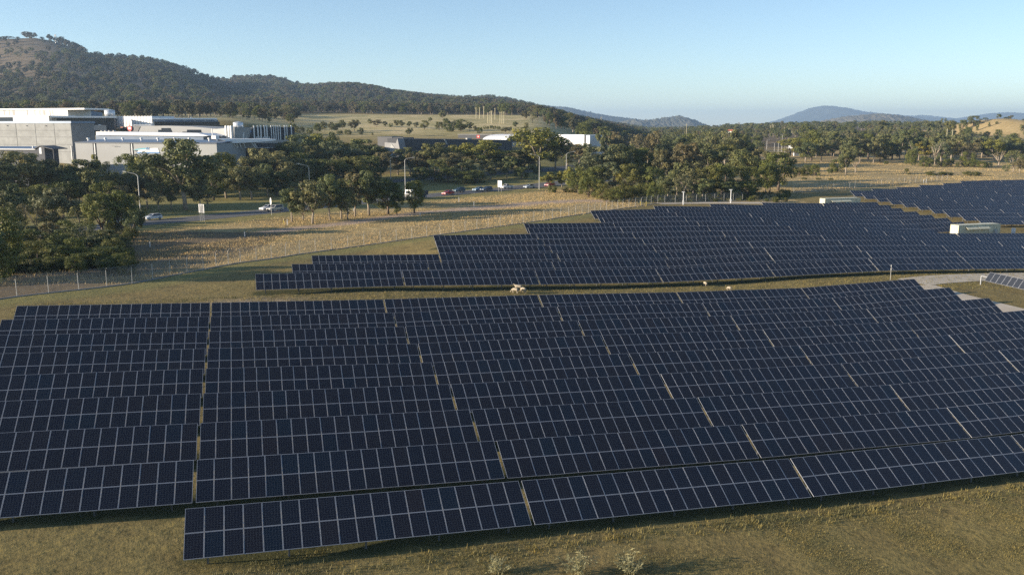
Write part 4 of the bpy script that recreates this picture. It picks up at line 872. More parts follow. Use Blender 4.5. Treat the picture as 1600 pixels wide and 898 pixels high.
# finned building
b = Bld('finned_building', 'dark building fronted by rows of white vertical fins', 364, 392, 461, 402)
b.box('wall', 366.2, 440, 198.6, None, 0, 20, 'charcoal_wall'); b.box('wall_bay', 424, 461, 198.8, None, .8, 20, 'navy_wall'); b.box('base_band', 366, 459, 219, 224, -.6, -.02, 'grey_roof')
for px in (374, 381, 398, 404, 408.6, 414.4, 418): b.box('fin', px - 1, px + .9, 196, 217.5, -1.2, -.03, 'white_paint')
for px in (425, 428.6, 432, 435.4, 439, 446, 449.4, 456.4): b.box('fin', px - .8, px + .5, 196, 219, -.6, .77, 'white_paint')
for px in (377.4, 384.6, 401.4, 406.6, 411.6, 416.6, 421): b.box('short_fin', px - .8, px + .8, 214, 217.5, -1.2, -.03, 'white_paint')
xx, zz = b.hit(389.8, 204.4, -.05); mb = MB(); mb.box((xx - .75, -.1, zz - .75), (xx + .75, -.02, zz + .75)); part('blue_logo', mb, 'blue_sign', b.o); text_mesh('A', 1.1, 'steel_tank', b.o, (xx, -.11, zz - .4))
b = Bld('pale_end_wing', 'sunlit pale wing with three white fins joining the finned building', 330, 409, 366, 391)
b.poly('wall', [(330, 202.4), (366, 199.2), (366, 226), (330, 226)], 0, 12, 'light_grey_wall')
for px in (353.2, 357.6, 361): b.box('fin', px - .9, px + .9, 196.6, 217, -1.0, -.03, 'white_paint')
def tank(px, yt, yb, D, wpx, label):
    r_ = wpx / 2 / FOC * D; p = at(px, D, yb); zt = at(px, D, yt).z; o = thing('water_tank', label, 'tank', (p.x, p.y, p.z))
    mb = MB(); mb.tube([(0, 0, 0), (0, 0, zt - p.z)], r_, 24); part('shell', mb, 'steel_tank', o, True); mb = MB(); mb.tube([(0, 0, zt - p.z + .003), (0, 0, zt - p.z + .35)], [r_ * 1.01, r_ * .15], 24); part('roof', mb, 'steel_tank', o)
    g = g1(p.x, p.y); mb = MB(); mb.tube([(0, 0, g - p.z - .5), (0, 0, -.004)], r_ * 1.05, 16); part('stand', mb, 'concrete_dark', o)
tank(372.4, 191.4, 199.6, 420, 15, 'steel water tank rising behind the finned building'); tank(172, 172.2, 182.6, 455, 15, 'steel water tank beside the upper white building')
# upper white buildings
b = Bld('upper_white_building', 'white two tone building with narrow grey windows, highest on the slope', -30, 500, 110, 478)
b.box('wall', -30, 110, 172, None, 0, 16, 'white_paint'); b.box('roof', -31, 136, 169.6, 172, -.8, 16.5, 'white_roof')
for a, c in ((-8, 1.4), (10, 12.6), (18, 19.6), (23.6, 27.8), (45.8, 48), (57.8, 59.4), (65.6, 67.2), (71.4, 75), (81.2, 83), (85.6, 87.2)): b.box('window', a, c, 173.4, 180.3, -.05, -.004, 'grey_roof')
b = Bld('upper_grey_wing', 'blue grey wing at the right end of the upper white building', 110.4, 479, 160, 500); b.poly('wall', [(110.4, 172.6), (136, 172.6), (160, 176.4), (160, 196), (110.4, 196)], 0, 10, 'blue_roof')
for px in (117, 125, 133, 142): b.box('window', px, px + 2.2, 178.6, 181, -.05, -.004, 'dark_glass')
b = Bld('terrace_building', 'white walled building with long flat white roof over dark glass', -20, 447, 80, 428)
b.box('wall', 24, 79.5, 182, None, 0, 14, 'white_paint'); b.box('dark_wall', -20, 23.8, 183.4, None, .5, 14, 'dark_glass'); b.box('roof', 20, 80, 180.9, 182, -.5, 14, 'white_roof')
b = Bld('glass_pavilion', 'dark glass pavilion under an overhanging white flat roof beside the terrace building', 80.4, 428, 184, 440)
b.box('side_wall', 80.4, 92, 184.6, None, .4, 10, 'grey_roof'); b.box('glass_wall', 92.2, 168, 184.6, None, .4, 10, 'dark_glass'); b.box('pier', 168.2, 181, 184.6, None, .6, 10, 'charcoal_wall'); b.box('roof', 82, 185.5, 181.6, 184.2, -2.2, 10, 'white_roof'); b.box('terrace', 148, 168, 195.6, 204, -3, .2, 'grey_roof'); b.box('umbrella', 155.5, 160, 194.6, 198, -2.5, -1.5, 'white_paint')
b = Bld('ribbed_white_building', 'white building with vertical ribbed cladding and dark glazed wing', 182, 458, 240, 444)
b.box('wall', 182, 240, 182, None, .25, 14, 'white_paint')
for i in range(13): b.box('rib', 183 + i * 4.5, 183 + i * 4.5 + 2.6, 181.6, 198.4, 0, .24, 'white_roof')
b.box('red_seating', 190, 205, 198.2, 200.2, -3, -1, 'rust_red'); b.box('dark_screen', 182, 200, 200.3, None, -2.5, -.5, 'navy_wall')
b = Bld('glazed_wing', 'long dark glazed wing under thin bright white roof beside ribbed building', 240.5, 444, 343, 455)
b.box('wall', 240.5, 345, 190.6, None, .4, 12, 'dark_glass'); b.box('roof', 240.3, 341.5, 184.4, 187, -1.4, 12, 'white_roof'); b.box('soffit_band', 241, 343, 187.2, 190.4, -.6, 11.8, 'blue_roof')
for px in (255, 300): b.box('roof_vent', px, px + 2, 183, 184.6, 2, 3, 'white_paint')
for px in range(258, 340, 16): b.box('light', px, px + 1.6, 188.4, 189.3, -.68, -.61, 'white_paint')
# dark angular building in the middle
b = Bld('angular_building', 'long dark angular building with pale sculpted left end and white buttress', 621, 420, 800, 446)
b.poly('wall', [(620.5, 216.6), (752, 218.3), (800, 219), (800, 252), (629, 252)], 0, 16, 'charcoal_wall')
b.poly('buttress', [(694, 218), (696.6, 218), (700, 226), (697.4, 226)], -.7, -.02, 'concrete'); b.poly('buttress', [(660.5, 225), (663, 225), (666, 234), (663, 234)], -.7, -.02, 'concrete'); b.box('roof_unit', 730, 737, 215.8, 218.6, 3, 5, 'grey_roof')
b2 = Bld('sculpted_end', 'pale faceted concrete end wall beside the dark angular building', 601, 432, 621, 419)
b2.poly('wall', [(601, 222.6), (618.4, 224), (621, 216.4), (624.5, 233), (613, 258), (601, 258)], -.3, 3, 'concrete_dark'); b2.poly('facet', [(604.5, 232), (609, 232.5), (611.5, 225), (617, 232), (613, 246), (609, 242)], -.6, -.301, 'concrete')
b3 = Bld('dark_rear_block', 'dark flat roofed block at the left rear of the angular building', 590, 470, 630, 462); b3.box('wall', 590, 613, 213.8, None, 0, 10, 'charcoal_wall'); b3.box('bay', 613.2, 630, 215, None, .3, 10, 'navy_wall'); b3.box('window', 615.6, 619.6, 217.8, 222.4, .22, .29, 'blue_roof')
b4 = Bld('rear_grey_shed', 'low dark grey shed with small red square sign left of the white vault', 716, 520, 768, 512); b4.box('wall', 716, 768, 210.6, None, 0, 12, 'charcoal_wall'); b4.box('roof', 715, 768.5, 210, 210.6, -.4, 12.4, 'grey_roof'); b4.box('red_sign', 745, 749.6, 211.4, 215.8, -.1, -.01, 'red_sign'); b4.box('sign_mark', 746.2, 748.4, 212.8, 214.4, -.14, -.105, 'white_paint')
# white barrel vault
b = Bld('vaulted_hall', 'white barrel vaulted hall roof above a grey clad base', 752, 480, 791, 468)
x0, z0 = b.hit(753, 222); x1, _ = b.hit(790, 224); _, zt = b.hit(775, 209.6, 13)
P_ = [(15 - 15 * math.cos(math.pi * k / 16), math.sin(math.pi * k / 16) ** .8 * (zt - z0) + z0) for k in range(17)]
mb = MB()
for (a, za), (c, zc) in zip(P_, P_[1:]): mb.quad((x0, a, za), (x1, a, za), (x1, c, zc), (x0, c, zc))
part('vault_roof', mb, 'white_roof', b.o)
mb = MB(); mb.poly([(x1 - .8, a, z) for a, z in P_]); part('end_wall', mb, 'charcoal_wall', b.o); mb = MB(); mb.poly([(x0 + .3, a, z) for a, z in reversed(P_)]); part('end_wall', mb, 'grey_roof', b.o)
for q in range(1, 8):
    xx = x0 + (x1 - x0) * q / 8; mb = MB()
    for (a, za), (c, zc) in zip(P_[:9], P_[1:9]): mb.quad((xx - .06, a, za + .05), (xx + .06, a, za + .05), (xx + .06, c, zc + .05), (xx - .06, c, zc + .05))
    part('roof_seam', mb, 'grey_roof', b.o)
b.box('base_wall', 757, 800, 222.6, None, -1.2, 26, 'grey_roof'); 
for k in range(3): b.box('cladding_line', 757, 800, 225.5 + k * 3, 226 + k * 3, -1.27, -1.21, 'concrete_dark')
b = Bld('white_box_building', 'plain bright white building right of the large bright green tree', 868, 520, 918, 496); b.box('wall', 868, 912.6, 210.6, None, 0, 16, 'white_roof'); b.box('end_pier', 916, 921.5, 211.6, None, -.3, 10, 'white_paint'); b.box('dark_slot', 912.8, 915.8, 211.4, None, .6, 10, 'charcoal_wall')
b = Bld('white_lean_to', 'white low wall glimpsed under the large bright green tree', 812, 486, 846, 478); b.box('wall', 812, 846, 219, None, 0, 5, 'white_paint'); b.box('roof', 811.5, 846.5, 218.2, 219, -.4, 5.3, 'white_roof')
b = Bld('tiled_house', 'tiny house with bright orange tiled roof among far trees', 1134, 1010, 1142, 1000); b.box('wall', 1134, 1142, 205, None, 0, 7, 'cream_paint')
(xa, za), (xb, zb) = b.hit(1133.6, 205), b.hit(1142.4, 205); mb = MB(); mb.prism([(xa, -.5, za), (xa, 3.5, za + 1.6), (xa, 7.5, za)], (xb - xa, 0, 0)); part('roof', mb, 'orange_tile', b.o)
b = Bld('white_house', 'small bright white building at the far road clearing', 1232, 600, 1242, 592); b.box('wall', 1232, 1242, 229, None, 0, 6, 'white_paint')
(xa, za), (xb, zb) = b.hit(1231.4, 229), b.hit(1242.4, 229); mb = MB(); mb.prism([(xa, -.5, za), (xa, 3, za + 1.6), (xa, 6.5, za)], (xb - xa, 0, 0)); part('roof', mb, 'white_roof', b.o)
tw = at(104, 1745); o = thing('hilltop_tower', 'tiny mast on the summit of the left hill', 'mast', (tw.x, tw.y, g1(tw.x, tw.y)))
mb = MB(); mb.tube([(0, 0, 0), (0, 0, 16)], [.8, .5], 6); part('mast', mb, 'pole_grey', o); mb = MB(); mb.box((-1.6, -.6, 13), (1.6, .6, 16.5)); part('antenna', mb, 'white_paint', o)

# ------------------------------------------------------------------ trees
def leaf_cloud(cl, lsize, rg, droop=.3):
    Vs = []; lsize *= .86; cl = [c[:6] + (int(c[6] * 1.55),) for c in cl]
    for cx, cy, cz, rx, ry, rz, n in cl:
        d = rg.normal(size=(n, 3)); d /= np.linalg.norm(d, axis=1)[:, None]
        r = rg.uniform(.35, 1.0, n) ** .55
        c = np.stack([cx + d[:, 0] * r * rx, cy + d[:, 1] * r * ry, cz + d[:, 2] * r * rz], -1)
        nr = d + rg.normal(0, .34, (n, 3)); nr[:, 2] += .12; nr /= np.linalg.norm(nr, axis=1)[:, None]
        a = np.cross(nr, rg.normal(size=(n, 3))); a /= np.linalg.norm(a, axis=1)[:, None]; a[:, 2] -= droop * rg.uniform(0, 1, n); b = np.cross(nr, a); b /= np.linalg.norm(b, axis=1)[:, None]
        L = lsize * rg.uniform(.6, 1.35, n)[:, None]; Wd = L * rg.uniform(.45, .75, n)[:, None]
        Vs.append(np.stack([c - a * L * .5, c + b * Wd * .5 + nr * Wd * .12, c + a * L * .5, c - b * Wd * .5 + nr * Wd * .12], 1))
    V = np.concatenate(Vs).reshape(-1, 3); return V, np.arange(len(V)).reshape(-1, 4)
def make_tree(kind, seed):
    rg = np.random.default_rng(seed); cl = []; mb = MB(); rad = 4.0
    if kind in ('gum', 'bright', 'sparse', 'hill'):
        nl = rg.integers(4, 6); base_r = .21 if kind != 'sparse' else .20; fork = rg.uniform(1.6, 3.2)
        lean = rg.uniform(-.5, .5, 2); f = Vector((lean[0] * .5, lean[1] * .5, fork))
        mb.tube([(0, 0, -.5), (lean[0] * .15, lean[1] * .15, fork * .5), f], [base_r * 1.25, base_r, base_r * .85], 8)
        a0 = rg.uniform(0, 6.28)
        for k in range(nl):
            an = a0 + 6.28 * k / nl + rg.uniform(-.4, .4); rr = rg.uniform(1.2, 3.0); zz = rg.uniform(5.4, 8.4)
            e = Vector((math.cos(an) * rr, math.sin(an) * rr, zz)); m_ = f.lerp(e, .5) + Vector((rg.uniform(-.3, .3), rg.uniform(-.3, .3), rg.uniform(-.1, .5)))
            mb.tube([f, m_, e], [base_r * .6, base_r * .4, base_r * .16], 6)
            for q in range(3):
                s = f.lerp(e, rg.uniform(.45, .9)); t2 = s + Vector((math.cos(an + rg.uniform(-1.2, 1.2)) * 1.3, math.sin(an + rg.uniform(-1.2, 1.2)) * 1.3, rg.uniform(.5, 1.5))); mb.tube([s, s.lerp(t2, .5) + Vector((0, 0, .1)), t2], [base_r * .25, base_r * .17, base_r * .07], 5)
                r_ = rg.uniform(.85, 1.35); cl.append((t2.x, t2.y, min(t2.z, 8.8), r_, r_, r_ * .75, 95))
            r_ = rg.uniform(1.0, 1.5); cl.append((e.x, e.y, min(e.z + .5, 8.9), r_, r_, r_ * .8, 125))
        for k in range(15 if kind != 'sparse' else 6):
            an = rg.uniform(0, 6.28); rr = rg.uniform(.3, 3.2); zz = rg.uniform(3.0, 8.9); r_ = rg.uniform(.75, 1.35) * (1 - .25 * (zz > 8)); q = math.sqrt(max(.1, 1 - ((zz - 6.2) / 4.2) ** 2))
            cl.append((math.cos(an) * rr * q, math.sin(an) * rr * q, zz, r_, r_, r_ * .75, 105))
        cl.append((rg.uniform(-.8, .8), rg.uniform(-.8, .8), 9.1, 1.2, 1.2, .85, 120))
        if kind == 'sparse': cl = [c[:6] + (int(c[6] * .45),) for c in cl]
        V, F_ = leaf_cloud(cl, .45, rg)
    elif kind == 'round':
        mb.tube([(0, 0, -.5), (.1, 0, 1.6), (0, .1, 3.4)], [.34, .26, .18], 7)
        for k in range(5):
            an = 6.28 * k / 5 + rg.uniform(-.4, .4); e = Vector((math.cos(an) * 2.2, math.sin(an) * 2.2, rg.uniform(4.4, 6.6))); mb.tube([(0, .05, 2.2), (e.x * .4, e.y * .4, e.z * .75), e], [.17, .12, .05], 5)
        for k in range(34):
            an = rg.uniform(0, 6.28); zz = rg.uniform(2.0, 9.0); q = math.sqrt(max(.05, 1 - ((zz - 5.2) / 4.6) ** 2)); rr = 3.1 * q * rg.uniform(.45, 1) ** .5; r_ = rg.uniform(.85, 1.4)
            cl.append((math.cos(an) * rr, math.sin(an) * rr, zz, r_, r_, r_ * .85, 105))
        cl.append((0, 0, 8.9, 1.3, 1.3, 1.0, 110)); V, F_ = leaf_cloud(cl, .40, rg, .15)
    elif kind == 'bush':
        mb.tube([(0, 0, -.5), (.1, .1, 2.5), (0, 0, 5)], [.3, .22, .1], 6)
        for k in range(4): an = 6.28 * k / 4; mb.tube([(0, 0, .3), (math.cos(an) * 1.4, math.sin(an) * 1.4, 3.5)], [.16, .06], 5)
        for k in range(36):
            an = rg.uniform(0, 6.28); zz = rg.uniform(.7, 8.6); q = math.sqrt(max(.08, 1 - ((zz - 3.6) / 6.0) ** 2)); rr = 3.2 * q * rg.uniform(.5, 1) ** .5; r_ = rg.uniform(1.0, 1.55)
            cl.append((math.cos(an) * rr, math.sin(an) * rr, zz, r_, r_, r_, 105))
        V, F_ = leaf_cloud(cl, .42, rg, .1)
    else:                                                    # bare pale tree
        f = Vector((.2, .1, 3.0)); mb.tube([(0, 0, -.5), (.1, 0, 1.5), f], [.42, .34, .30], 8)
        for k in range(6):
            an = 6.28 * k / 6 + rg.uniform(-.3, .3); rr = rg.uniform(1.6, 3.4); e = Vector((math.cos(an) * rr, math.sin(an) * rr, rg.uniform(6.2, 9.6))); m_ = f.lerp(e, .5) + Vector((0, 0, rg.uniform(-.5, .6))); mb.tube([f, m_, e], [.22, .15, .05], 6)
            for q in range(3): s = m_.lerp(e, rg.uniform(0, .8)); t2 = s + Vector((rg.uniform(-1.2, 1.2), rg.uniform(-1.2, 1.2), rg.uniform(.3, 1.4))); mb.tube([s, t2], [.09, .03], 5); cl.append((t2.x, t2.y, t2.z, .7, .7, .5, 22))
        V, F_ = leaf_cloud(cl, .36, rg)
    # normalise to height 10, half width 4
    top = np.percentile(V[:, 2], 97.5); s = 10 / top; V[:, 2] = np.minimum(V[:, 2], top * 1.04 + .02 * (V[:, 2] - top)); w_ = max(np.percentile(np.hypot(V[:, 0], V[:, 1]), 98.5), 2.0); k = rad / w_
    V = V * np.array([k, k, s]); mb.v = [(a * k, b_ * k, c * s) for a, b_, c in mb.v]
    leaf = {'hill': 'hill_leaf', 'gum': 'gum_leaf', 'sparse': 'gum_leaf', 'round': 'bush_leaf', 'bush': 'bush_leaf', 'bright': 'bright_leaf', 'bare': 'gum_leaf'}[kind]
    bark = 'bark_brown' if kind in ('round', 'bush') else 'bark_pale'
    return np_mesh('crown', V, F_, [leaf]), mb.mesh('trunk', [bark], True)
VAR = {'gum': [make_tree('gum', s) for s in (11, 12, 13, 14, 15)], 'sparse': [make_tree('sparse', s) for s in (21, 22)], 'round': [make_tree('round', s) for s in (31, 32, 33)], 'bush': [make_tree('bush', s) for s in (41, 42, 43)], 'bright': [make_tree('bright', s) for s in (51, 52)], 'bare': [make_tree('bare', s) for s in (61, 62)], 'hill': [make_tree('hill', s) for s in (71, 72, 73)]}
TN = {'gum': ('gum_tree', 'olive gum tree', 'tree'), 'sparse': ('gum_tree', 'thin crowned gum tree', 'tree'), 'round': ('round_tree', 'dark rounded tree', 'tree'), 'bush': ('shrub', 'dense green shrub', 'shrub'), 'bright': ('gum_tree', 'bright yellowish gum tree', 'tree'), 'bare': ('bare_tree', 'bare pale limbed tree', 'tree'), 'hill': ('gum_tree', 'brownish gum tree', 'tree')}
REG = []
def tree(px, yt, D, wp, kind, where):
    p = at(px, D); zt = at(px, D, yt).z; h = max(.8, zt - p.z); wd = wp / FOC * D
    REG.append((where, TN[kind][1], px, D, p, h, wd, kind))
def plant_all():
    by = {}
    for r in REG: by.setdefault((r[0], r[1]), []).append(r)
    proto = {}
    for (where, kn), L in by.items():
        L.sort(key=lambda r: r[2])
        for i, (_, _, px, D, p, h, wd, kind) in enumerate(L):
            var = random.randrange(len(VAR[kind])); nm, desc, cat = TN[kind]
            key = (kind, var)
            size = 'tall ' if h > 13 else 'small ' if h < 4.5 and kind not in ('bush',) else ''
            num = '' if len(L) == 1 else (', %s from left' % (ORD[i + 1] if i + 1 < len(ORD) else str(i + 1)))
            lab = (size + desc + ' ' + where + num)
            if key not in proto:
                o = thing(nm, lab, cat, p); link('trunk', VAR[kind][var][1], o); link('crown', VAR[kind][var][0], o); proto[key] = o
            else:
                o = copy_tree(proto[key]); o['label'] = lab
            o.location = p; o.rotation_euler = (0, 0, random.uniform(0, 6.28)); s = wd / 8.0; o.scale = (s, s * random.uniform(.9, 1.1), h / 10.0); o['group'] = ('shrubs ' if cat == 'shrub' else 'trees ') + where
A1 = 'in the mass behind the left fence'
for a in ((12, 398, 134, 62, 'bush'), (44, 376, 138, 56, 'bush'), (76, 384, 137, 52, 'round'), (104, 372, 141, 54, 'bush'), (133, 393, 137, 52, 'bush'), (160, 385, 140, 62, 'bush'), (183, 402, 140, 34, 'bush'), (30, 405, 132, 46, 'bush'), (95, 402, 134, 44, 'bush'), (60, 350, 158, 50, 'gum'), (20, 348, 160, 60, 'gum'), (118, 350, 158, 44, 'sparse'), (-10, 360, 150, 60, 'bush'), (35, 360, 152, 50, 'round'), (75, 362, 152, 46, 'bush'), (145, 360, 156, 44, 'gum'), (5, 380, 142, 44, 'round'), (90, 345, 165, 46, 'round'), (165, 372, 150, 36, 'bush'), (-22, 335, 124, 84, 'round'), (-58, 330, 116, 110, 'gum'), (-30, 375, 118, 60, 'bush'), (-72, 375, 124, 70, 'bush'), (-115, 375, 119, 70, 'bush')): tree(*a, A1)
A2 = 'left of the nearest street light'
for a in ((82, 297, 182, 76, 'gum'), (150, 305, 178, 62, 'round'), (182, 300, 180, 58, 'round'), (202, 305, 186, 36, 'round'), (196, 330, 176, 30, 'sparse'), (-8, 300, 190, 70, 'gum'), (12, 290, 196, 66, 'gum'), (45, 318, 186, 50, 'sparse'), (118, 322, 180, 44, 'sparse'), (0, 325, 178, 56, 'round')): tree(*a, A2)
A3 = 'below the left buildings'
for a in ((22, 240, 232, 96, 'gum'), (52, 243, 242, 60, 'gum'), (72, 252, 236, 66, 'gum'), (-20, 250, 226, 80, 'gum'), (100, 262, 246, 52, 'round'), (118, 252, 240, 74, 'gum'), (140, 266, 232, 56, 'gum'), (146, 244, 285, 26, 'bright'), (164, 254, 288, 18, 'bush'), (196, 243, 275, 44, 'round'), (214, 246, 280, 38, 'round'), (180, 272, 240, 54, 'gum'), (205, 268, 250, 60, 'gum'), (225, 272, 244, 44, 'gum'), (160, 285, 222, 46, 'round'), (60, 290, 222, 60, 'round'), (95, 285, 228, 50, 'round'), (30, 295, 216, 50, 'round'), (180, 292, 222, 46, 'gum'), (80, 262, 280, 44, 'round'), (105, 258, 285, 34, 'gum'), (5, 270, 240, 60, 'round')): tree(*a, A3)
A4 = 'near the pale square road sign'
for a in ((285, 221, 238, 124, 'gum'), (243, 285, 236, 40, 'sparse'), (262, 283, 239, 34, 'gum'), (308, 280, 240, 40, 'gum'), (246, 250, 300, 60, 'round'), (322, 245, 285, 60, 'round'), (262, 262, 292, 50, 'round'), (320, 300, 247, 24, 'sparse')): tree(*a, A4)
A5 = 'in the shady row beyond the road'
for a in ((345, 240, 300, 40, 'round'), (362, 243, 305, 26, 'bush'), (350, 262, 278, 60, 'gum'), (372, 262, 272, 56, 'gum'), (400, 234, 300, 64, 'gum'), (390, 262, 275, 60, 'gum'), (416, 258, 284, 50, 'gum'), (330, 268, 270, 44, 'round'), (435, 238, 310, 56, 'gum'), (452, 223, 330, 64, 'gum'), (430, 270, 288, 50, 'round'), (448, 255, 295, 46, 'gum'), (468, 240, 316, 46, 'round'), (300, 262, 285, 50, 'round')): tree(*a, A5)
A6 = 'in the band behind the roadside gums'
for a in ((478, 212, 370, 62, 'gum'), (500, 211, 375, 54, 'bright'), (519, 208, 385, 24, 'gum'), (535, 222, 350, 66, 'gum'), (556, 219, 380, 50, 'bright'), (578, 220, 370, 60, 'gum'), (470, 250, 300, 56, 'gum'), (495, 250, 310, 64, 'round'), (520, 252, 305, 60, 'round'), (548, 246, 320, 70, 'round'), (575, 245, 330, 56, 'round'), (595, 240, 345, 44, 'gum'), (490, 230, 340, 60, 'gum'), (560, 238, 350, 60, 'gum')): tree(*a, A6)
B1 = 'in the roadside row before the road'
for a in ((452, 296, 208, 50, 'gum'), (484, 284, 205, 62, 'gum'), (512, 275, 212, 54, 'gum'), (530, 282, 216, 50, 'gum'), (552, 274, 222, 50, 'gum'), (574, 269, 224, 64, 'gum'), (604, 281, 226, 52, 'round'), (618, 302, 224, 26, 'round'), (470, 305, 212, 40, 'sparse'), (540, 300, 214, 46, 'sparse')): tree(*a, B1)
tree(646, 284, 229, 32, 'round', 'standing alone before the truck')
C1 = 'in the row behind the passing cars'
for a in ((621, 238, 362, 46, 'gum'), (640, 232, 360, 50, 'gum'), (655, 240, 352, 40, 'gum'), (668, 226, 356, 46, 'gum'), (690, 225, 360, 56, 'gum'), (680, 250, 340, 46, 'round'), (708, 240, 352, 50, 'gum'), (728, 250, 342, 44, 'gum'), (722, 228, 372, 44, 'bright'), (755, 221, 366, 72, 'bright'), (742, 266, 335, 40, 'bush'), (725, 268, 332, 36, 'bush'), (775, 238, 370, 50, 'gum'), (792, 246, 348, 34, 'gum'), (800, 236, 380, 50, 'round'), (820, 244, 380, 40, 'round'), (815, 262, 345, 26, 'round'), (835, 257, 352, 24, 'gum'), (766, 250, 345, 40, 'gum'), (700, 262, 336, 40, 'round'), (655, 262, 330, 30, 'round')): tree(*a, C1)
C2 = 'right behind the lamp posts'
for a in ((843, 202, 375, 98, 'bright'), (868, 218, 380, 52, 'gum'), (826, 225, 382, 40, 'gum'), (886, 240, 400, 40, 'gum'), (905, 226, 420, 36, 'gum'), (872, 229, 440, 34, 'gum'), (893, 227, 445, 36, 'round'), (914, 225, 450, 32, 'gum')): tree(*a, C2)
tree(858, 270, 318, 30, 'bright', 'small at the road edge before the red car'); tree(863, 290, 298, 16, 'bush', 'under the small roadside tree'); tree(893, 293, 300, 28, 'bush', 'low at the left foot of the clump'); tree(878, 268, 320, 22, 'bright', 'at the left edge of the dark clump')
D1 = 'in the front of the dark clump'
for a in ((905, 268, 292, 40, 'round'), (921, 275, 280, 34, 'bush'), (944, 287, 272, 32, 'bush'), (966, 292, 262, 30, 'bush'), (978, 290, 262, 26, 'bush'), (992, 290, 266, 26, 'bush'), (1006, 288, 264, 24, 'bush'), (1026, 290, 262, 34, 'bush'), (955, 296, 262, 26, 'bush'), (895, 262, 300, 36, 'bright')): tree(*a, D1)
D2 = 'in the dark clump behind middle block'
for a in ((915, 246, 310, 56, 'gum'), (940, 232, 318, 60, 'gum'), (962, 228, 322, 56, 'gum'), (985, 232, 325, 50, 'round'), (1008, 233, 330, 40, 'round'), (1035, 236, 318, 46, 'gum'), (1058, 228, 320, 46, 'gum'), (1080, 226, 330, 56, 'gum'), (1108, 226, 345, 60, 'gum'), (1135, 228, 350, 44, 'round'), (930, 262, 290, 50, 'round'), (958, 255, 290, 50, 'gum'), (985, 258, 286, 50, 'round'), (1060, 256, 280, 40, 'gum'), (1085, 254, 276, 56, 'sparse'), (1045, 276, 272, 40, 'gum'), (1068, 272, 268, 40, 'sparse'), (1110, 260, 276, 46, 'round'), (1130, 258, 280, 50, 'round'), (1158, 261, 284, 40, 'round'), (1180, 262, 290, 34, 'round'), (1100, 280, 268, 38, 'gum'), (1140, 285, 270, 40, 'gum'), (1170, 284, 276, 40, 'round'), (1160, 236, 320, 50, 'gum'), (1182, 235, 330, 46, 'gum'), (1205, 256, 300, 34, 'round'), (1020, 262, 285, 50, 'round')): tree(*a, D2)
tree(1218, 240, 308, 58, 'round', 'at the right end of the dark clump'); tree(1198, 260, 298, 30, 'round', 'just inside the right end of the clump')
E1 = 'standing in the tan grass field'
for a in ((1323, 232, 408, 34, 'gum'), (1338, 246, 425, 22, 'bare'), (1262, 258, 400, 22, 'bush'), (1275, 257, 398, 16, 'bush'), (1250, 262, 400, 20, 'bush'), (1310, 250, 430, 26, 'bush'), (1258, 278, 372, 10, 'bush'), (1281, 279, 370, 10, 'bush'), (1300, 279, 368, 9, 'bush'), (1298, 263, 420, 10, 'bush'), (1424, 233, 500, 20, 'bush'), (1427, 246, 490, 9, 'bush'), (1444, 244, 480, 18, 'bush'), (1453, 247, 478, 14, 'bush'), (1471, 244, 478, 22, 'bush'), (1486, 247, 482, 11, 'bush'), (1513, 238, 480, 24, 'bush'), (1497, 253, 475, 7, 'bush'), (1524, 250, 476, 18, 'bush'), (1535, 252, 470, 16, 'bush'), (1545, 254, 470, 14, 'bush'), (1461, 222, 500, 26, 'bare'), (1561, 236, 470, 26, 'bare'), (1585, 236, 430, 34, 'sparse'), (1595, 250, 425, 20, 'gum'), (1465, 268, 402, 34, 'bush'), (1480, 269, 402, 24, 'bush'), (1520, 268, 400, 30, 'bush'), (1573, 258, 410, 14, 'sparse'), (1385, 252, 500, 8, 'bush'), (1422, 270, 410, 8, 'bush'), (1418, 263, 430, 7, 'bush')): tree(*a, E1)
rg2 = random.Random(5)
E2 = 'in the line beyond the tan field'
x = 1238
while x < 1612:
    if not (1408 < x < 1428): tree(x, 212 + rg2.uniform(-10, 14), 560 + rg2.uniform(-50, 60), rg2.uniform(26, 46), rg2.choice(['gum', 'gum', 'gum', 'round', 'sparse', 'bright']), E2)
    x += rg2.uniform(7, 12)
E3 = 'on or below the dry knoll'
for a in ((1516, 181.5, 930, 22, 'round'), (1500, 188, 925, 14, 'round'), (1534, 184, 940, 9, 'round'), (1554, 178.5, 940, 8, 'round'), (1566, 183, 935, 9, 'round'), (1572, 180.5, 940, 8, 'gum'), (1578, 186, 940, 5, 'bush'), (1595, 186, 930, 9, 'gum'), (1552, 190, 900, 5, 'bush'), (1540, 191, 900, 4, 'bush'), (1522, 191, 900, 5, 'bush'), (1480, 189, 820, 18, 'round'), (1462, 190, 800, 18, 'gum'), (1450, 192, 780, 16, 'gum'), (1510, 200, 780, 13, 'round'), (1597, 190, 800, 16, 'gum'), (1376, 189, 800, 22, 'gum'), (1255, 194, 900, 12, 'round'), (1266, 197, 900, 9, 'round')): tree(*a, E3)
x = 905
F1_ = 'in wooded band left of far clearing'
while x < 1180:
    tree(x, 212 + rg2.uniform(-8, 16), 470 + rg2.uniform(-50, 90), rg2.uniform(26, 42), rg2.choice(['gum', 'gum', 'sparse', 'round']), F1_); x += rg2.uniform(8, 13)
G1 = 'scattered on the grassy slope'
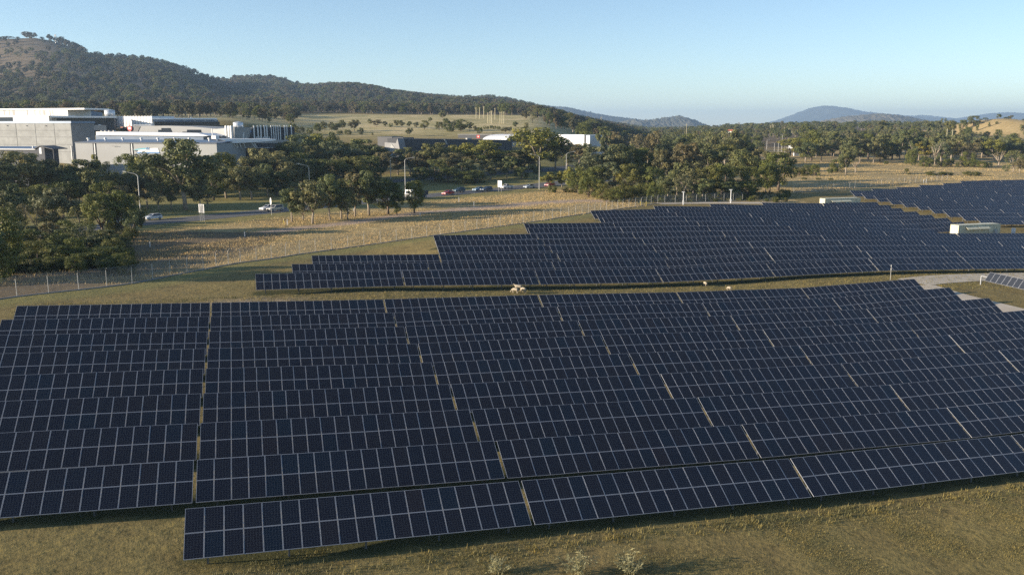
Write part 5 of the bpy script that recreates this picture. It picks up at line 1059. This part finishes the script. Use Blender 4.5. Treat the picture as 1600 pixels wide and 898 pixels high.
for px, yt, yb, wp, kd in ((498, 193, 208, 13, 'round'), (508, 190, 206, 15, 'gum'), (519, 191, 207, 11, 'gum'), (528, 193, 208, 20, 'gum'), (537, 188, 205, 16, 'gum'), (555, 188, 205, 22, 'gum'), (565, 200, 214, 13, 'gum'), (545, 203, 211, 12, 'bush'), (533, 204, 210, 10, 'bush'), (502, 193, 203, 12, 'bush'), (590, 187.5, 198.5, 18, 'gum'), (580, 186, 197, 9, 'gum'), (603, 190, 198, 9, 'round'), (612, 192.5, 199, 7, 'bush'), (620, 188, 199.5, 10, 'gum'), (628, 188.5, 200, 14, 'gum'), (641, 190, 200, 10, 'gum'), (651, 191, 201, 10, 'gum'), (664, 188.5, 202, 15, 'round'), (673, 183.5, 190.5, 7, 'round'), (692, 173.5, 188, 18, 'gum'), (697, 185, 191, 10, 'bush'), (687, 191, 203, 15, 'round'), (699, 189, 204, 14, 'round'), (710, 188, 204, 16, 'gum'), (722, 187, 204.5, 20, 'round'), (734, 191, 205, 16, 'gum'), (744, 197, 208, 12, 'gum'), (750, 199, 209, 10, 'bush'), (640, 200.5, 213, 15, 'gum'), (790, 199, 209, 22, 'gum'), (805, 190.5, 201, 10, 'gum'), (822, 192, 203, 8, 'round'), (470, 198, 208, 16, 'bush'), (460, 193, 206, 12, 'bush'), (486, 200, 209, 12, 'bush'), (583, 207.5, 211.5, 4, 'bush'), (768, 196, 201, 6, 'bush'), (757, 197, 202, 5, 'bush'), (762, 197.5, 202, 5, 'bush'), (773, 197, 202, 6, 'bush'), (779, 197.5, 202.5, 7, 'bush'), (798, 198, 202, 4, 'bush'), (720, 194, 205, 20, 'round'), (703, 195, 206, 14, 'bush')):
    p_ = gp(px, yb); tree(px, yt, p_.y, wp, kd, G1)

tree(61, 50, 1750, 16, 'hill', 'on the summit of the left hill'); tree(32, 57, 1755, 22, 'hill', 'on the ridge left of the summit tree')
for a in ((3, 63, 1740, 10), (84, 58, 1745, 8), (96, 56, 1745, 11), (112, 58, 1745, 12), (122, 63, 1745, 10), (131, 66, 1745, 11), (146, 74, 1745, 10)): tree(*a, 'hill', 'along the crest of the left hill')
plant_all()
print('trees', len(REG))

# ------------------------------------------------------------------ woodland that reads as one mass: instances of the same crowns and trunks
def scatter(name, P, S, kinds, label=None, cat=None):
    P = np.asarray(P, np.float32); n = len(P); me = bpy.data.meshes.new(name); me.vertices.add(n); me.vertices.foreach_set('co', P.ravel())
    a = me.attributes.new('tree_size', 'FLOAT_VECTOR', 'POINT'); a.data.foreach_set('vector', np.asarray(S, np.float32).ravel())
    a = me.attributes.new('tree_turn', 'FLOAT', 'POINT'); a.data.foreach_set('value', rng.uniform(0, 6.28, n).astype(np.float32))
    pool = [(k, j) for k in kinds for j in range(len(VAR[k]))]
    a = me.attributes.new('tree_kind', 'INT', 'POINT'); a.data.foreach_set('value', rng.integers(0, len(pool), n).astype(np.int32))
    o = link(name, me, kind='stuff')
    if label: o['label'] = label; o['category'] = cat
    ng = bpy.data.node_groups.new(name, 'GeometryNodeTree'); ng.interface.new_socket('Geometry', in_out='INPUT', socket_type='NodeSocketGeometry'); ng.interface.new_socket('Geometry', in_out='OUTPUT', socket_type='NodeSocketGeometry')
    gi = ng.nodes.new('NodeGroupInput'); go = ng.nodes.new('NodeGroupOutput'); jn = ng.nodes.new('GeometryNodeJoinGeometry')
    def attr(nm, ty): q = ng.nodes.new('GeometryNodeInputNamedAttribute'); q.data_type = ty; q.inputs[0].default_value = nm; return [s for s in q.outputs if s.enabled and s.name == 'Attribute'][0]
    sz = attr('tree_size', 'FLOAT_VECTOR'); tr = attr('tree_turn', 'FLOAT'); kd = attr('tree_kind', 'INT')
    cmb = ng.nodes.new('ShaderNodeCombineXYZ'); ng.links.new(tr, cmb.inputs[2])
    e2r = ng.nodes.new('FunctionNodeEulerToRotation'); ng.links.new(cmb.outputs[0], e2r.inputs[0])
    for i, (k, j) in enumerate(pool):
        cp = ng.nodes.new('FunctionNodeCompare'); cp.data_type = 'INT'; cp.operation = 'EQUAL'
        ins = [s for s in cp.inputs if s.enabled and s.type == 'INT']; ng.links.new(kd, ins[0]); ins[1].default_value = i
        for me_ in VAR[k][j]:
            src = SRC.get((k, j, me_.name))
            if src is None: continue
            oi = ng.nodes.new('GeometryNodeObjectInfo'); oi.inputs[0].default_value = src; oi.transform_space = 'ORIGINAL'
            if 'As Instance' in oi.inputs: oi.inputs['As Instance'].default_value = True
            ip = ng.nodes.new('GeometryNodeInstanceOnPoints'); ng.links.new(gi.outputs[0], ip.inputs['Points']); ng.links.new([s for s in cp.outputs if s.enabled][0], ip.inputs['Selection'])
            ng.links.new(oi.outputs['Geometry'], ip.inputs['Instance']); ng.links.new(e2r.outputs[0], ip.inputs['Rotation']); ng.links.new(sz, ip.inputs['Scale']); ng.links.new(ip.outputs[0], jn.inputs[0])
    ng.links.new(jn.outputs[0], go.inputs[0]); md = o.modifiers.new('scatter', 'NODES'); md.node_group = ng
    return o
SRC = {}
for o in list(COL.objects):
    if o.parent and o.name.split('.')[0] in ('crown', 'trunk'):
        for k in VAR:
            for j, pr in enumerate(VAR[k]):
                for me_ in pr:
                    if o.data == me_ and (k, j, me_.name) not in SRC: SRC[(k, j, me_.name)] = o
def frustum_pts(n, y0, y1, f):                               # random points over the land in view, denser where f says
    Y = np.sqrt(rng.uniform(y0 ** 2, y1 ** 2, n)); X = Y * rng.uniform(-.66, .66, n); keep = f(X, Y) > rng.uniform(0, 1, n); return X[keep], Y[keep]
def pxof(X, Y): return 800 + X / Y * FOC
def hill_d(X, Y):
    px = pxof(X, Y); m = sstep(880, 960, Y + 70 * np.sin(X / 60)) * sstep(1010, 940, px)
    pat = np.clip((relief(X, Y, 130) * .62 + relief(X + 300, Y, 60) * .42) * .9 + .78, .06, 1)
    bald = sstep(300, 60, px) * sstep(1450, 1680, Y) * .5 + sstep(240, 60, px) * sstep(1200, 1500, Y) * .25
    low = np.where((px < 470) & (Y > 560), sstep(560, 660, Y), 0) + sstep(800, 850, px) * sstep(620, 700, Y) * sstep(1000, 950, px) * .8
    return np.maximum(m, low) * pat * (1 - np.clip(bald, 0, .9))
X, Y = frustum_pts(25000, 560, 2500, hill_d); Z = gz(X, Y) - .3
hh = rng.uniform(6, 12.5, len(X)); ww = hh * rng.uniform(.75, 1.15, len(X)) / 8
scatter('hill_woodland', np.stack([X, Y, Z], -1), np.stack([ww, ww, hh / 10], -1), ['hill', 'hill', 'sparse', 'round'], 'dense dark woodland covering the long hill', 'woodland')
def band_d(X, Y):
    px = pxof(X, Y); clear = np.exp(-((px - 1212) / 36) ** 2) * sstep(560, 700, Y) * sstep(900, 760, Y) + np.exp(-((X - 505) / 75) ** 2 - ((Y - 930) / 130) ** 2) * 1.5 + np.exp(-((px - 1215) / 30) ** 2) * sstep(900, 960, Y) * sstep(1080, 1020, Y) + np.exp(-((px - 1330) / 70) ** 2) * sstep(840, 880, Y) * sstep(1010, 960, Y) * .9
    return sstep(880, 930, px) * sstep(540, 600, Y) * np.clip(1 - clear, 0, 1) * (.9 + .1 * relief(X, Y, 90)) * np.where(Y > 1300, .35, 1)
X, Y = frustum_pts(12000, 530, 2600, band_d); hh = rng.uniform(6, 12, len(X)); ww = hh * rng.uniform(.7, 1.1, len(X)) / 8
scatter('plain_woodland', np.stack([X, Y, gz(X, Y) - .3], -1), np.stack([ww, ww, hh / 10], -1), ['gum', 'round', 'sparse'], 'mixed olive woodland spreading over the far plain', 'woodland')
# scrub under the left trees and shrubs along the foot of the clump
pts = []; sz = []
for _ in range(380):
    px = random.uniform(-40, 196); D = random.uniform(128, 205); p = at(px, D)
    if polydist(np.array([p.x]), np.array([p.y]), ROADN)[0] < 9 or polydist(np.array([p.x]), np.array([p.y]), FENCE)[0] < 4 or not inpoly(np.array([p.x]), np.array([p.y]), FENCE + [tuple(q) for q in reversed(ROADN)])[0]: continue
    pts.append(p); h = random.uniform(.8, 2.6); sz.append((h * .16, h * .16, h / 10))
for _ in range(260):
    px = random.uniform(1020, 1235); D = random.uniform(262, 300); p = at(px, D); pts.append(p); h = random.uniform(.5, 1.7); sz.append((h * .18, h * .18, h / 10))
scatter('undergrowth', [tuple(p) for p in pts], sz, ['bush', 'sparse'], 'low scrubby undergrowth beneath the trees', 'undergrowth')

# ------------------------------------------------------------------ grass
def tufts(name, X, Y, nb, h, spread, wd, mat, label=None):
    n = len(X); Z = gz(X, Y); k = n * nb; hx = np.repeat(X, nb) + rng.normal(0, spread, k); hy = np.repeat(Y, nb) + rng.normal(0, spread, k); hz = np.repeat(Z, nb) - .03
    hh = np.repeat(rng.uniform(.55, 1.3, n) * h, nb) * rng.uniform(.6, 1.2, k); an = rng.uniform(0, 6.28, k); ln = rng.uniform(.15, .75, k) * hh; w2 = wd * rng.uniform(.6, 1.4, k)
    px_, py_ = -np.sin(an) * w2, np.cos(an) * w2
    V = np.stack([np.stack([hx - px_, hy - py_, hz], -1), np.stack([hx + px_, hy + py_, hz], -1), np.stack([hx + np.cos(an) * ln, hy + np.sin(an) * ln, hz + hh], -1)], 1).reshape(-1, 3)
    return link(name, np_mesh(name, V, np.arange(len(V)).reshape(-1, 3), [mat]), kind='stuff')
u = rng.uniform(-24, 68, 60000); v = rng.uniform(30, 46.5, 60000); keep = relief(u, v, 4) + rng.normal(0, .5, 60000) > .45
X, Y = uv2xy(u[keep], v[keep]); tufts('lawn_tufts', X, Y, 8, .11, .36, .014, 'lawn_blade')
u = rng.uniform(-25, 130, 9000); v = rng.uniform(103, 115.2, 9000); X, Y = uv2xy(u, v); tufts('lawn_tufts', X, Y, 4, .22, .12, .028, 'lawn_blade')
u = rng.uniform(-3, 66, 1500); v = 44.2 + rng.normal(0, .6, 1500) ; X, Y = uv2xy(u, v); tufts('row_edge_grass', X, Y, 5, .24, .14, .022, 'lawn_blade')
n = 52000; Y = np.sqrt(rng.uniform(118 ** 2, 330 ** 2, n)); X = Y * rng.uniform(-.62, .16, n); k = inpoly(X, Y, FENCE + [tuple(q) for q in reversed(ROADN)]); X, Y = X[k], Y[k]
k = (polydist(X, Y, ROADN) > 7 + rng.uniform(0, 8, len(X))) & (polydist(X, Y, TRACK) > 3.6) & (relief(X, Y, 18) + rng.normal(0, .7, len(X)) > -.5); X, Y = X[k], Y[k]
tufts('dry_grass', X, Y, 8, .36, 1.1, .045, 'straw')
n = 15000; Y = np.sqrt(rng.uniform(285 ** 2, 520 ** 2, n)); X = Y * rng.uniform(.27, .62, n); uu_, vv_ = xy2uv(X, Y); k = (vv_ > 226) & (relief(X, Y, 22) + rng.normal(0, .7, n) > 0) & ~((uu_ > 160) & (vv_ < 300) & (Y < 302 + (uu_ - 180) * .3)); tufts('dry_grass', X[k], Y[k], 7, .34, 1.5, .07, 'straw')

# ------------------------------------------------------------------ foreground weeds and sheep
def weed(px, py, sc_, label):
    p = gp(px, py); o = thing('weed_plant', label, 'plant', p, 0, 'pale weeds at the bottom edge')
    st = MB(); lf = MB()
    for k in range(30):
        an = random.uniform(0, 6.28); rr = random.uniform(.1, .95) * sc_; h = random.uniform(.45, .95) * sc_; e = Vector((math.cos(an) * rr, math.sin(an) * rr, h)); st.tube([(rr * .3 * math.cos(an), rr * .3 * math.sin(an), -.05), e * .55, e], [.012, .009, .004], 4)
        for q in range(9):
            b_ = e * random.uniform(.25, 1.0); a2 = random.uniform(0, 6.28); L_ = random.uniform(.14, .3) * sc_; d = Vector((math.cos(a2), math.sin(a2), random.uniform(-.2, .9))).normalized(); w_ = d.cross(Vector((0, 0, 1))).normalized() * L_ * .14
            m_ = b_ + d * L_ * .5 + Vector((0, 0, .02)); t_ = b_ + d * L_ - Vector((0, 0, .05)); lf.quad(b_, m_ - w_, t_, m_ + w_)
    part('stem', st, 'weed_leaf', o, kind='stuff'); part('foliage', lf, 'weed_leaf', o)
weed(777, 896, .9, 'small pale weed at the bottom edge, leftmost of three'); weed(905, 899, 1.25, 'pale weed clump at the bottom edge, middle of three'); weed(985, 897, 1.2, 'pale broad leaved weed at the bottom edge, rightmost of three')
def sheep(px, py, rot, sc_, label, graze=False):
    p = gp(px, py); o = thing('sheep', label, 'sheep', p, rot, 'sheep grazing between the blocks'); o.scale = (sc_ * .92,) * 3
    J = [((-.42, 0, .62), .21), ((-.2, 0, .66), .25), ((.1, 0, .66), .25), ((.36, 0, .68), .20), ((.52, 0, .80 if not graze else .58), .115), ((.62, 0, .95 if not graze else .40), .09), ((.78, 0, .90 if not graze else .20), .055)]
    E = [(i, i + 1) for i in range(6)]
    for sx, root in ((-.40, 0), (.30, 3)):
        for sy in (-1, 1):
            i = len(J); J += [((sx, sy * .12, .42), .085), ((sx - (.05 if root == 0 else -.01), sy * .13, .22), .045), ((sx, sy * .13, .02), .038)]; E += [(root, i), (i, i + 1), (i + 1, i + 2)]
    i = len(J); J += [((-.60, 0, .58), .05), ((-.64, 0, .42), .03)]; E += [(0, i), (i, i + 1)]
    me = bpy.data.meshes.new('body'); me.from_pydata([j[0] for j in J], E, []); me.materials.append(MAT['wool']); b_ = link('body', me, o)
    md = b_.modifiers.new('skin', 'SKIN'); 
    if not me.skin_vertices: me.attributes.new('skin', 'FLOAT', 'POINT')
    return o, b_, J
def sheep_all(L):
    for a in L:
        o, b_, J = sheep(*a)
        b_.modifiers.clear()
        import bmesh
        bm = bmesh.new(); lay = bm.verts.layers.skin.verify(); vs = []
        me = b_.data; ed = [tuple(e.vertices) for e in me.edges]
        for (c, r_) in J: q = bm.verts.new(c); q[lay].radius = (r_, r_); vs.append(q)
        vs[1][lay].use_root = True
        for e in ed: bm.edges.new((vs[e[0]], vs[e[1]]))
        me2 = bpy.data.meshes.new('body'); bm.to_mesh(me2); bm.free(); me2.materials.append(MAT['wool']); b_.data = me2
        b_.modifiers.new('skin', 'SKIN').use_smooth_shade = True; s_ = b_.modifiers.new('sub', 'SUBSURF'); s_.levels = 1; s_.render_levels = 2
        hz = J[6][0]; mb = MB(); hx = J[5][0]
        for sy in (-1, 1): mb.quad((hx[0], sy * .06, hx[2] + .04), (hx[0] - .05, sy * .10, hx[2] + .02), (hx[0] - .03, sy * .20, hx[2] - .01), (hx[0] + .03, sy * .12, hx[2] + .05))
        part('ear', mb, 'sheep_skin', o)
        mb = MB(); mb.tube([(hz[0] - .10, 0, hz[2] + .025), hz, (hz[0] + .05, 0, hz[2] - .02)], [.072, .062, .04], 8); part('muzzle', mb, 'sheep_skin', o, True)
sheep_all([(804.5, 458.2, 2.6, 1.0, 'woolly sheep at the left front of the group of three', True), (809.5, 453.5, 2.9, 1.0, 'woolly sheep standing at the back of the group of three', False), (817.5, 457.5, 2.2, 1.0, 'woolly sheep at the right of the group of three, head down', True), (1101.5, 446.8, 1.9, .85, 'lone sheep close to the shadow of the middle block', True), (1139, 454, 2.1, .8, 'lone sheep just behind the rear row of the near block', True)])

# ------------------------------------------------------------------ air
lo = float(GZ.min()) - 25; hi = 330.0
mb = MB(); mb.box((-16400, -4300, lo), (16400, 18400, hi)); m, t, b = new_mat('haze'); t.nodes.remove(b)
pv = N(t, 'ShaderNodeVolumePrincipled'); pv.inputs['Color'].default_value = (.52, .73, 1.0, 1); pv.inputs['Density'].default_value = 9.5e-5; pv.inputs['Anisotropy'].default_value = .2
pv.inputs['Density Attribute'].default_value = ''; lk(t, pv.outputs[0], t.nodes['Material Output'].inputs['Volume']); MAT['haze'] = m
link('haze', mb.mesh('haze', ['haze']), kind='stuff')
print('objects', len(bpy.data.objects))
